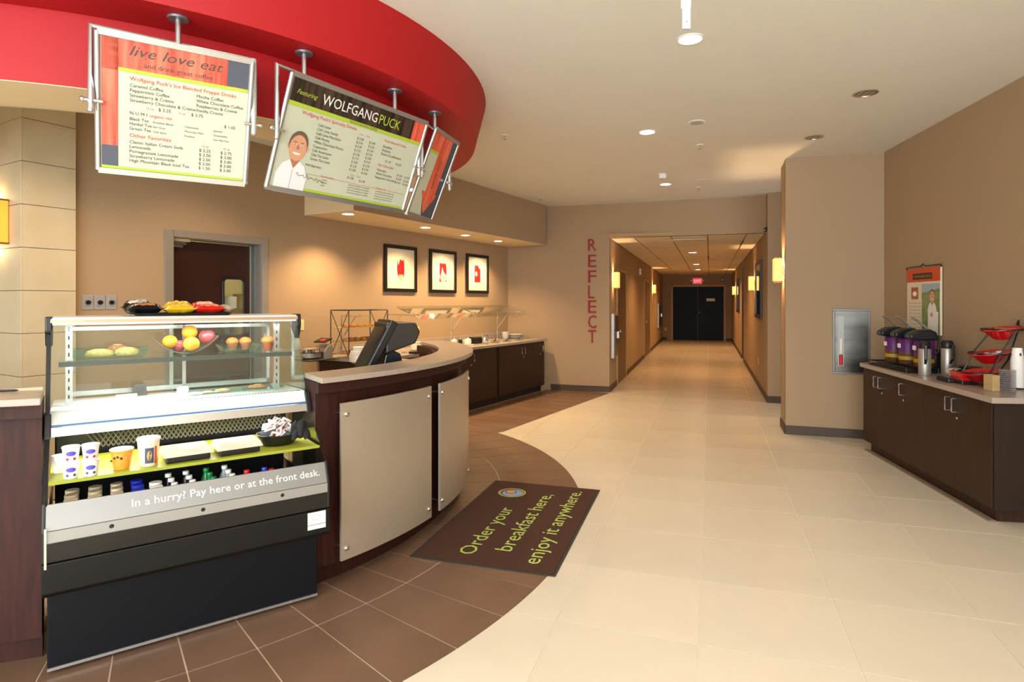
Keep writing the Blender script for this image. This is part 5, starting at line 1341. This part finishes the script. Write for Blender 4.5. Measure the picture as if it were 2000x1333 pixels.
# bakery rack
xa, xb = PW.x_at(671, -.52), PW.x_at(747, -.52); cx_ = (xa+xb)/2; hw = (xb-xa)/2
t = thing('bakery_rack', 'black wire bakery display with three tiers of bread', 'display rack', PW.w(cx_, -.46, WZT), PW.rz)
b = MB(); Hh = .545
for x in (-hw, hw):
    for y in (-.14, .14): b.tube([(x, y, 0), (x, y, Hh)], .006, 6)
for y in (-.14, .14): b.tube([(-hw, y, Hh), (hw, y, Hh)], .006, 6)
for x in (-hw, hw): b.tube([(x, -.14, Hh), (x, .14, Hh)], .006, 6); b.tube([(x, -.14, Hh), (x, .14, .02)], .004, 6); b.tube([(x, -.14, .02), (x, .14, Hh)], .004, 6)
b.build('wire_frame', m_black, t, smooth=True)
MB().box(-hw, hw, -.14, .14, Hh, Hh+.004).build('top_pane', m_gglass, t)
for z in (.05, .19, .345): MB().box(-hw+.008, hw-.008, -.135, .135, z, z+.006).build('shelf', mat('tan_shelf', 'b59a68', .5), t)
rk = t
m_bread = mat('bread_crust', 'b97838', .7, var=.25, vscale=60, bump=.5, bscale=80)
random.seed(9); proto = None
for z, nn, tier in ((.057, 6, 'bottom'), (.197, 7, 'middle'), (.352, 6, 'top')):
    for q in range(nn):
        xx = -hw+.045+q*(2*hw-.09)/(nn-1)
        if proto is None:
            o = thing('bread_roll', 'golden bread roll on the bottom tier of the bakery rack', 'bread', PW.w(cx_+xx, -.50, WZT+z), PW.rz, 'bread rolls on the bottom tier')
            MB().lathe([(.0001, 0), (.03, .0), (.034, .015), (.026, .034), (.0001, .04)], 14, T=Matrix.Diagonal((.8, 1.7, 1, 1))).build('crust', m_bread, o, smooth=True); proto = o
        else: dup(proto, PW.w(cx_+xx, -.50+random.uniform(-.02, .02), WZT+z), PW.rz+random.uniform(-.2, .2), 'golden bread roll on the %s tier of the bakery rack' % tier, 'bread rolls on the %s tier' % tier)
# stack of paper in a bag, cups and plates etc.
x, y = PW.g(701, 712, WZT); y = max(y, -.90)
x = PW.x_at(701, -.95)
t = thing('bagged_cup_stack', 'clear bag with a stack of white lids by the bakery rack', 'bag', PW.w(x, -.95, WZT), PW.rz)
b = MB()
for k in range(9): b.lathe([(.06, .0), (.062, .012), (.058, .013), (.0001, .0125)], 20, (0, 0, .02+.017*k))
b.build('lids', m_white, t, smooth=True)
MB().lathe([(.07, 0), (.10, .02), (.105, .07), (.085, .12), (.078, .13)], 14).build('bag', glass('thin_bag', 'f4f4f0', alpha=.35), t, smooth=True)
def jar(label, px, y, r, h, m, lidm, name='jar', cat='jar', grp=None):
    x = PW.x_at(px, y)
    t = thing(name, label, cat, PW.w(x, y, WZT), PW.rz, grp)
    MB().lathe([(r*.85, 0), (r, .01), (r, h*.8), (r*.9, h)], 18).build('body', m, t, smooth=True)
    MB().lathe([(r*1.02, h), (r*1.02, h+.012), (.0001, h+.018)], 18).build('lid', lidm, t, smooth=True)
    MB().ball(.008, (0, 0, h+.024), 1, 8, 6).build('knob', lidm, t, smooth=True)
    return t
m_crm = mat('cream_china', 'e9dfc4', .3); m_cereal = mat('tan_cereal', 'c9924f', .7, var=.3, vscale=90)
jar('white lidded tub behind the till', 813, -.42, .075, .10, m_crm, m_crm)
t = thing('pastry_heap', 'heap of wrapped pastries beside the till', 'pastry', PW.w(PW.x_at(842, -.50), -.50, WZT), PW.rz)
MB().lathe([(.08, 0), (.11, .02), (.107, .022), (.075, .006), (.0001, .006)], 20).build('plate', m_white, t, smooth=True)
b = MB(); random.seed(4)
for q in range(16):
    a = q*2.4; rr = .07*math.sqrt(q/16); b.ball(.028, (rr*math.cos(a), rr*math.sin(a), .03+.055*(1-q/16)), .7, 8, 6)
b.build('wrapped_rolls', mat('cream_wrap', 'e3cf9c', .5, var=.15, vscale=30), t, smooth=True, kind='stuff')
t = thing('card_reader', 'flat black card reader behind the till', 'card reader', PW.w(PW.x_at(830, -.86), -.74, WZT), PW.rz)
MB().box(-.11, .11, -.05, .05, 0, .028).build('body', m_black, t, bevel=.006); MB().box(-.06, .06, -.03, .03, .028, .031).build('keys', m_pos, t)
def cupset(label, px, y, r, h, grp='white cups and pots on the buffet'):
    t = thing('teapot', label, 'teapot', PW.w(PW.x_at(px, y), y, WZT), PW.rz, grp)
    MB().lathe([(r*1.5, .0), (r*1.6, .008), (r*.7, .006), (.0001, .006)], 18).build('saucer', m_white, t, smooth=True)
    MB().lathe([(r*.7, .008), (r, h*.5), (r*.85, h), (r*.4, h+.01), (.0001, h+.012)], 18).build('pot', m_white, t, smooth=True)
    MB().tube([(r*.9, 0, h*.8), (r*1.5, 0, h*.7), (r*1.4, 0, h*.35), (r*.95, 0, h*.3)], .006, 6).build('handle', m_white, t, smooth=True)
    MB().ball(.01, (0, 0, h+.02), 1, 8, 6).build('lid_knob', m_white, t, smooth=True)
cupset('small white pot on the buffet nearest the till', 866, -.42, .045, .05)
cupset('white pot under the first sneeze guard post', 887, -.40, .05, .085)
cupset('white pot with handle beside the black box', 914, -.46, .055, .085)
for px, lb in ((899, 'small jar between the two white pots'), (906, 'small cream jar behind the white pots')): jar(lb, px, -.26, .030, .07, m_black if px == 899 else m_crm, m_steel)
t = thing('warmer_box', 'low black warmer box on the buffet beside the steel canister', 'warmer', PW.w(PW.x_at(930, -.36), -.36, WZT), PW.rz)
MB().box(-.14, .14, -.10, .10, 0, .085).build('body', m_black, t, bevel=.006); MB().box(-.12, .12, -.08, .08, .085, .095).build('lid', m_blackg, t, bevel=.003)
t = thing('canister', 'tall steel canister on the buffet before the black warmer', 'canister', PW.w(PW.x_at(947, -.58), -.58, WZT), PW.rz)
MB().lathe([(.045, 0), (.048, .004), (.048, .14), (.044, .145), (.042, .14), (.0001, .02)], 20).build('body', m_chrome, t, smooth=True); MB().lathe([(.049, .01), (.050, .012), (.050, .016), (.049, .018)], 20).build('ring', m_steelh, t)
# steel pan lids sunk in the worktop
n_ = 0
for px, y, lb in ((966, -.58, 'round pan lid nearest the steel canister'), (968, -.40, 'round pan lid behind the first one'), (990, -.60, 'round pan lid in the middle of the buffet'), (993, -.42, 'round pan lid behind the middle one'), (1013, -.60, 'round pan lid nearest the end of the buffet')):
    t = thing('pan_lid', lb, 'pan lid', PW.w(PW.x_at(px, y), y, WZT), PW.rz, 'steel pans along the buffet')
    MB().lathe([(.08, 0), (.082, .006), (.05, .018), (.0001, .022)], 20).build('lid', m_chrome, t, smooth=True)
    MB().ball(.012, (0, 0, .03), 1, 8, 6).build('knob', m_black, t, smooth=True)
t = thing('cup_stack', 'stack of white cups in the buffet corner', 'cup', PW.w(PW.x_at(987, -.20), -.20, WZT), PW.rz)
for k in range(4): MB().lathe([(.035, 0), (.058, .045), (.060, .05), (.055, .05), (.032, .006), (.0001, .006)], 20, (0, 0, .022*k+.001*k)).build('cup', m_white, t, smooth=True)
t = thing('plate_stack', 'stack of white plates in the corner beside the cups', 'plate', PW.w(PW.x_at(1009, -.30), -.28, WZT), PW.rz)
for k in range(7): MB().lathe([(.07, 0), (.13, .012), (.132, .014), (.07, .004), (.0001, .004)], 24, (0, 0, .010*k)).build('plate', m_white, t, smooth=True)
t = thing('serving_tongs', 'steel serving tongs resting at the buffet end', 'tongs', PW.w(PW.x_at(1030, -.50), -.46, WZT), PW.rz)
for s in (-1, 1): MB().tube([(-.18, s*.02, .012), (.02, s*.012, .018), (.16, 0, .012)], .007, 6).build('arm', m_steel, t, smooth=True)

# ============================================================ COFFEE STATION ON THE RIGHT
A_ = (3.69, 6.32); B_ = (3.352, 4.205)
SF = Frame(A_[0], A_[1], B_[0]-A_[0], B_[1]-A_[1]); SL = math.hypot(B_[0]-A_[0], B_[1]-A_[1])
def wall_y(x):   # SF-local depth to the right wall (they run almost parallel)
    X, Y = SF.w(x, 0); return (RT.l(X, Y)[1])*-1
dpt = min(wall_y(0), wall_y(SL))-.006
t = thing('coffee_cabinet', 'dark wood coffee station cabinet against the right wall', 'cabinet', (*SF.o, 0), SF.rz)
MB().box(.055, SL-.05, .055, dpt-.02, 0.001, .10).build('toe_kick', m_wood2, t)
MB().box(0, SL, .020, dpt, .10, .868).build('body', m_wood2, t, bevel=.001)
MB().box(SL, SL+.010, .010, dpt, .10, .868).build('end_panel', mat('dark_end_panel', '1d110b', .4, hex2='2a1a10', vscale=9, stretch=(7, 7, .5)), t)
def sxp_(px): return SF.x_at(px, 0)
m1, m2, m3 = sxp_(1717.5), sxp_(1763), sxp_(1862)
s12 = m1+(m1-0)*1.0; s23 = SL-2*(SL-m3)
cells = [(0, m1, sxp_(1712.5), 0), (m1, s12, sxp_(1721.5), 1), (s12, s23, sxp_(1763), 1), (s23, m3, sxp_(1854), 0), (m3, SL, sxp_(1867), 1)]
for a, c_, hx_, lk in cells:
    d = MB().box(a+.002, c_-.002, 0, .019, .105, .862).build('door', m_wood2, t, bevel=.0012)
    h = MB(); cabinet_handle(h, hx_, .70, .805, 0, .032); h.build('handle', m_silver, d, smooth=True)
    if lk: MB().lathe([(.0001, .004), (.009, .003), (.010, 0)], 12, T=Matrix.Translation((hx_+.012, 0, .655)) @ Matrix.Rotation(R(90), 4, 'X')).build('lock', mat('brass_lock', 'b8a67c', .4, .6), d)
tp = [(3.655, 6.325), (4.135, 6.60), RT.w(2.75, -.002), (3.205, 4.015)]
tp = [(3.655, 6.325), RT.w(.12, -.002), RT.w(2.80, -.002), (3.205, 4.015)]
o = MB().prism(tp, .87, .91).build('coffee_worktop', m_top, None, bevel=.003); tag(o, 'greige worktop of the coffee station on the right', 'worktop')
# base trim on the floor
struct(MB().box(.03, SL-.03, -.0, .045, 0.0005, .012).build('trim_1', mat('trim_grey', '7c6f60', .5), None, loc=(*SF.o, 0), rot=(0, 0, SF.rz)))
SZT = .9105
def onc_(px, wd):     # spot on the coffee worktop at distance wd from the right wall, seen at column px
    x = RT.x_at(px, -wd); return x, -wd
def rput(px, wd, z=SZT): x, y = onc_(px, wd); return RT.w(x, y, z)
# three lever airpots on a wire rack
m_pur = mat('purple_wrap', '5a1a6a', .45); m_bean = mat('bean_wrap', '4a2a1a', .5, hex2='6b4a20', vscale=60); m_yel = mat('yellow_band', 'b0901e', .5)
x0_, _ = onc_(1742, .24); x1_, _ = onc_(1800, .24)
rk = thing('airpot_rack', 'black wire drip rack under the three airpots', 'rack', RT.w((x0_+x1_)/2, -.25, SZT), RT.rz)
b = MB(); L2 = (x1_-x0_)/2+.10
for z in (.005, .045):
    b.tube([(-L2, -.16, z), (L2, -.16, z), (L2, .10, z), (-L2, .10, z)], .005, 6, closed=True)
for k in range(12):
    xx = -L2+2*L2*k/11; b.tube([(xx, -.16, .045), (xx, .10, .045)], .0025, 5)
for xx in (-L2, L2):
    for y in (-.16, .10): b.tube([(xx, y, 0), (xx, y, .045)], .005, 6)
b.build('wire_frame', m_black, rk)
MB().box(-L2+.01, L2-.01, -.15, .09, .010, .02).build('drip_tray', m_black, rk)
labs = ['purple lever airpot farthest along the counter', 'purple lever airpot in the middle of the rack', 'purple lever airpot nearest the steel thermos']
YZX = Matrix(((0, 0, 1, 0), (1, 0, 0, 0), (0, 1, 0, 0), (0, 0, 0, 1)))
ap = None
for k in range(3):
    xx = x0_+(x1_-x0_)*k/2
    if ap: dup(ap, RT.w(xx, -.22, SZT+.049), RT.rz, labs[k]); continue
    t = ap = thing('airpot', labs[k], 'airpot', RT.w(xx, -.22, SZT+.049), RT.rz, 'lever airpots on the coffee station'); t.scale = (1.06, 1.06, 1.13)
    MB().lathe([(.072, 0), (.075, .004), (.075, .10)], 24).build('bean_band', m_bean, t, smooth=True)
    MB().lathe([(.0755, .035), (.0765, .036), (.0765, .065), (.0755, .066)], 24).build('yellow_band', m_yel, t, smooth=True)
    MB().lathe([(.075, .10), (.075, .205), (.068, .215)], 24).build('purple_wrap', m_pur, t, smooth=True)
    MB().box(-.028, .028, -.0785, -.0745, .135, .17).build('label', m_white, t)
    MB().prism([(-.135, .235), (-.13, .262), (-.07, .295), (.02, .305), (.075, .28), (.085, .215), (-.07, .215), (-.11, .222)], -.062, .062, T=YZX).build('lid', m_black, t, bevel=.012)
    MB().box(-.028, .028, -.137, -.128, .236, .258).build('spout_face', mat('airpot_blue_grey', '3a4856', .35), t, bevel=.003)
    MB().tube([(0, .03, .30), (0, -.01, .335), (0, -.07, .385), (0, -.10, .395)], [.010, .010, .009, .010], 8).build('lever', m_silver, t, smooth=True)
    MB().tube([(0, .085, .26), (0, .115, .23), (0, .11, .12), (0, .07, .09)], .010, 8).build('handle', m_black, t, smooth=True)
# thermos jugs
def thermos(label, px, wd, r, h, rz=0):
    t = thing('thermos', label, 'thermos', rput(px, wd), RT.rz+rz, 'steel thermos jugs on the coffee station')
    MB().lathe([(r*.97, 0), (r, .004), (r, h*.74), (r*.88, h*.78)], 24).build('body', m_steel, t, smooth=True)
    MB().lathe([(r*.92, h*.775), (r*.98, h*.80), (r*.95, h*.95), (r*.7, h), (.0001, h)], 24).build('lid', m_black, t, smooth=True)
    MB().tube([(r*.9, 0, h*.9), (r*1.9, 0, h*.86), (r*1.95, 0, h*.5), (r*1.0, 0, h*.35)], [.011, .012, .012, .009], 8).build('handle', m_black, t, smooth=True)
thermos('steel thermos jug in front, beside the airpots', 1806, .33, .048, .30, R(-20))
thermos('steel thermos jug behind, next to the striped cups', 1850, .11, .048, .30, 0)
t = thing('cup_dispenser', 'dark round canister between the airpots and the wall', 'canister', rput(1826, .09), RT.rz)
MB().lathe([(.055, 0), (.06, .01), (.06, .19), (.05, .20), (.0001, .20)], 20).build('body', m_pos, t, smooth=True); MB().lathe([(.062, .17), (.062, .185)], 20).build('ring', m_black, t)
# poster on the wall
xa, xb = RT.x_at(1773, -.02), RT.x_at(1838, -.02); z1 = RT.z_at(1773, 528, -.02); z0 = RT.z_at(1838, 656, -.02)
a, h = (xb-xa)/2, (z1-z0)/2
t = thing('wall_poster', 'hanging poster with orange header and a man in white above the airpots', 'poster', RT.w((xa+xb)/2, -.004, (z0+z1)/2), RT.rz)
MB().box(-a, a, -.022, -.006, -h, h).build('board', mat('poster_cream', 'ddd3b8', .5), t)
b = MB(); rect(b, -a, a, h-.13, h, -.0225, mat('poster_orange', 'cf4d22', .5)); b.build('orange_header', None, t)
b = MB(); rect(b, -a*.62, a*.55, h-.105, h-.045, -.0230, mat('poster_brown', '3a2a1c', .5)); b.build('name_plate', None, t)
b = MB(); write(b, 'WOLFGANG PUCK', -a*.56, h-.088, .034, width=a*1.05, y=-.0234); b.build('lettering', mat('poster_letters', 'b0a070', .5), t)
b = MB(); rect(b, -.02, a-.01, -h+.0, h-.15, -.0226, mat('poster_field', '6c7a3e', .6, hex2='93a06a', vscale=9)); b.add([(-.02, -.0228, h-.24), (a-.01, -.0228, h-.20), (a-.01, -.0228, h-.15), (-.02, -.0228, h-.15)], [(0, 1, 2, 3)], mat('poster_sky', '9fb4c4', .6)); b.build('printed_field', None, t)
portrait(a*.55, h-.27, .078, t, -.0232, 'e9e6e2')
b = MB(); b.poly([(a*.55-.085, -h), (a*.55+.10, -h), (a*.55+.11, h-.42), (a*.55-.07, h-.40)], -.0231, MATS['print_shirt_e9e6e2']); b.poly(ell(a*.55-.01, -h+.19, .028, .02, 12), -.0240, MATS['print_skin']); b.build('printed_torso', None, t)
b = MB(); rect(b, -a*.72, -a*.28, h-.30, h-.18, -.0226, mat('poster_cup', 'a8644a', .5)); b.poly(ell(-a*.5, h-.245, .04, .025, 14), -.0230, m_petw); b.build('printed_cup', None, t)
b = MB()
for k in range(9): write(b, 'Fresh roasted coffee', -a*.88, h-.345-.034*k, .020, width=.24, y=-.0226)
b.build('small_lettering', mat('poster_grey', '8a8270', .6), t)
MB().tube([(-a-.015, -.02, h+.0), (-a+.0, -.02, h+.022), (-.04, -.02, h+.024), (0, -.02, h+.045), (.04, -.02, h+.024), (a, -.02, h+.022), (a+.015, -.02, h)], .005, 6).build('hanger', m_black, t, smooth=True)
# tiered bowl stand
m_rb = mat('red_glaze', 'c00f14', .18, coat=.6)
sx0 = (3.645, 4.62)
t = thing('bowl_stand', 'black wire three tier bowl stand on the coffee station', 'stand', (3.60, 4.62, SZT), RT.rz)
def rl(X, Y): # world -> local of the stand
    c_, s_ = math.cos(-RT.rz), math.sin(-RT.rz); dx, dy = X-3.60, Y-4.62; return (dx*c_-dy*s_, dx*s_+dy*c_)
bowls = [((3.60, 4.62), 1.015, .145, 0), ((3.63, 4.56), 1.165, .138, 0), ((3.665, 4.49), 1.350, .130, 0)]
b = MB()
for s in (-1, 1):
    pts = [rl(3.52, 4.62+s*.11)+(0.0,), rl(3.56, 4.62+s*.13)+(.09,), rl(3.60, 4.56+s*.13)+(.255,), rl(3.68, 4.49+s*.11)+(.44,)]
    b.tube(pts, .006, 6)
pts = [rl(3.70, 4.66)+(0.0,), rl(3.76, 4.56)+(.20,), rl(3.79, 4.50)+(.44,), rl(3.78, 4.49)+(.50,), rl(3.75, 4.47)+(.47,)]
b.tube(pts, .006, 6)
for (q, z, r, _) in bowls:
    l = rl(*q); b.tube([(l[0]+(r+.004)*math.cos(k*.3), l[1]+(r+.004)*math.sin(k*.3), z-SZT-.004) for k in range(21)], .005, 6, closed=True)
b.build('wire_frame', m_black, t, smooth=True)
lbb = ['red glazed bowl on the lowest tier of the stand', 'red glazed bowl of sachets on the middle tier', 'red glazed bowl of stirrers on the top tier']
for k, (q, z, r, _) in enumerate(bowls):
    o = thing('red_bowl', lbb[k], 'bowl', (q[0], q[1], z-.078), RT.rz, 'red bowls on the tiered stand')
    o.rotation_euler = (R(9), R(0), RT.rz)
    MB().lathe([(.045, 0), (.058, .006), (r*.80, .062), (r, .076), (r*1.0, .081), (r*.78, .068), (.055, .014), (.0001, .012)], 32).build('bowl', m_rb, o, smooth=True)
    b = MB(); random.seed(20+k)
    if k == 2:
        for q_ in range(14): 
            a_ = random.uniform(-.25, .25); b.box(-.085, .085, -.003, .003, -.001, .001, mat('stirrer_wood', 'c9a468', .7), Matrix.Translation((random.uniform(-.02, .02), random.uniform(-.05, .05), .064+q_*.0012)) @ Matrix.Rotation(a_, 4, 'Z'))
    elif k == 1:
        for q_ in range(26): b.box(-.018, .018, -.012, .012, -.0015, .0015, random.choice([mat('sachet_white', 'efe9e6', .5), mat('sachet_violet', '7a5a9a', .5), mat('sachet_red', 'b4482e', .5)]), Matrix.Translation((random.uniform(-.07, .07), random.uniform(-.07, .07), .058+random.uniform(0, .02))) @ Matrix.Rotation(random.uniform(0, 3), 4, 'Z') @ Matrix.Rotation(random.uniform(-.5, .5), 4, 'X'))
    else:
        for q_ in range(14): b.box(-.022, .022, -.018, .018, -.004, .004, mat('creamer_red', 'a8141a', .4), Matrix.Translation((random.uniform(-.07, .07), random.uniform(-.07, .07), .056+random.uniform(0, .01))) @ Matrix.Rotation(random.uniform(0, 3), 4, 'Z'))
    b.build('contents', None, o, kind='stuff')
# low things around the stand
x_, y_ = onc_(1902, .10)
t = thing('napkin_caddy', 'low oval black caddy behind the lowest red bowl', 'caddy', rput(1896, .10), RT.rz)
MB().lathe([(.07, 0), (.085, .01), (.095, .09), (.098, .095), (.09, .095), (.078, .02), (.0001, .02)], 24, T=Matrix.Diagonal((1.25, .75, 1, 1))).build('body', m_blackg, t, smooth=True); MB().lathe([(.096, .096), (.10, .10), (.096, .104)], 24, T=Matrix.Diagonal((1.25, .75, 1, 1))).build('rim', m_black, t, smooth=True)
t = thing('cup_stack', 'tilted striped stack of black and white paper cups', 'cup', rput(1862, .21), RT.rz)
for k in range(5): MB().lathe([(.030, 0), (.040, .085), (.042, .088)], 20, (0, 0, .0), m=(m_white, m_black)[k % 2], T=Matrix.Translation((0, -.0+.0, .05+.001*k)) @ Matrix.Rotation(R(90), 4, 'Y') @ Matrix.Translation((0, 0, -.06+.03*k))).build('cup', None, t, smooth=True)
t = thing('black_caddy', 'flat black tray before the striped cups', 'tray', rput(1856, .34), RT.rz)
MB().box(-.09, .09, -.06, .06, 0, .035).build('tray', m_black, t, bevel=.008); MB().box(-.075, .075, -.048, .048, .035, .0365).build('liner', m_pos, t)
t = thing('red_caddy', 'square red glazed caddy in a black holder', 'caddy', rput(1884, .30), RT.rz)
MB().box(-.07, .07, -.055, .055, 0, .03).build('holder', m_black, t, bevel=.006)
v = []
for s_, z_ in ((.85, .03), (1, .095), (.93, .095), (.78, .04)): v += [(.085*s_*a_, .068*s_*b_, z_) for a_, b_ in ((-1, -1), (1, -1), (1, 1), (-1, 1))]
MB().add(v, [(3, 2, 1, 0)]+[(4*l+i, 4*l+(i+1) % 4, 4*l+4+(i+1) % 4, 4*l+4+i) for l in range(3) for i in range(4)]+[(12, 13, 14, 15)]).build('dish', m_rb, t, bevel=.006)
X, Y = P(1943, 764, SZT)
t = thing('sleeve_box', 'brown stack of cardboard cup sleeves at the counter front', 'cup sleeves', (X, Y+.02, SZT), RT.rz+.1)
for k in range(6): MB().box(-.045+.002*k, .045-.002*k, -.032+k*.010, -.024+k*.010, 0, .115-.002*(k % 2)).build('sleeve', mat('kraft_card', 'b7996a', .8, var=.06, vscale=30), t, bevel=.002)
X, Y = P(1974, 766, SZT)
t = thing('lid_stack', 'stack of clear plastic cup lids beside the cardboard sleeves', 'lids', (X, Y+.03, SZT), 0)
mlid = glass('smoky_lid', 'e6e6ea', alpha=.22, milk='c0bcc0')
for k in range(11): MB().lathe([(.050, 0), (.052, .004), (.046, .010), (.0001, .011)], 24, (0, 0, .0145*k)).build('lid', mlid, t, smooth=True)
X, Y = P(1998, 762, SZT)
t = thing('cup_tower', 'tall tower of nested white paper cups at the right edge', 'cup', (X, Y+.05, SZT), 0)
for k in range(13): MB().lathe([(.030, 0), (.041, .095), (.043, .098), (.040, .098), (.0001, .09)], 24, (0, 0, .0), T=Matrix.Translation((0, 0, .110+.016*k)) @ Matrix.Rotation(R(180), 4, 'X') @ Matrix.Translation((0, 0, 0))).build('cup', m_white, t, smooth=True)
MB().add([(.0375*math.cos(R(a_)), .0375*math.sin(R(a_)), z_) for z_ in (.245, .265) for a_ in (-110, -100, -90)], [(0, 1, 4, 3), (1, 2, 5, 4)]).build('printed_mark', m_bline, t)
# something small and black on the left bar end
o = thing('pen', 'black pen lying on the bar at the left edge', 'pen', (-2.27, 2.66, 1.151), R(20))
MB().tube([(-.07, 0, .005), (.06, 0, .005), (.072, 0, .005)], [.005, .005, .002], 8).build('barrel', m_black, o, smooth=True); MB().box(-.06, -.02, -.001, .001, .009, .012).build('clip', m_silver, o)
# pale plastic bin just behind the bar end
o = thing('service_bin', 'pale plastic bin between the bar end and the chiller', 'bin', C(-.14, .54, 0.001), CASE.rz)
MB().box(-.10, .10, -.12, .12, 0, 1.10).build('body', m_white, o, bevel=.01); MB().box(-.105, .105, -.125, .125, 1.10, 1.125).build('lid', m_white, o, bevel=.006)
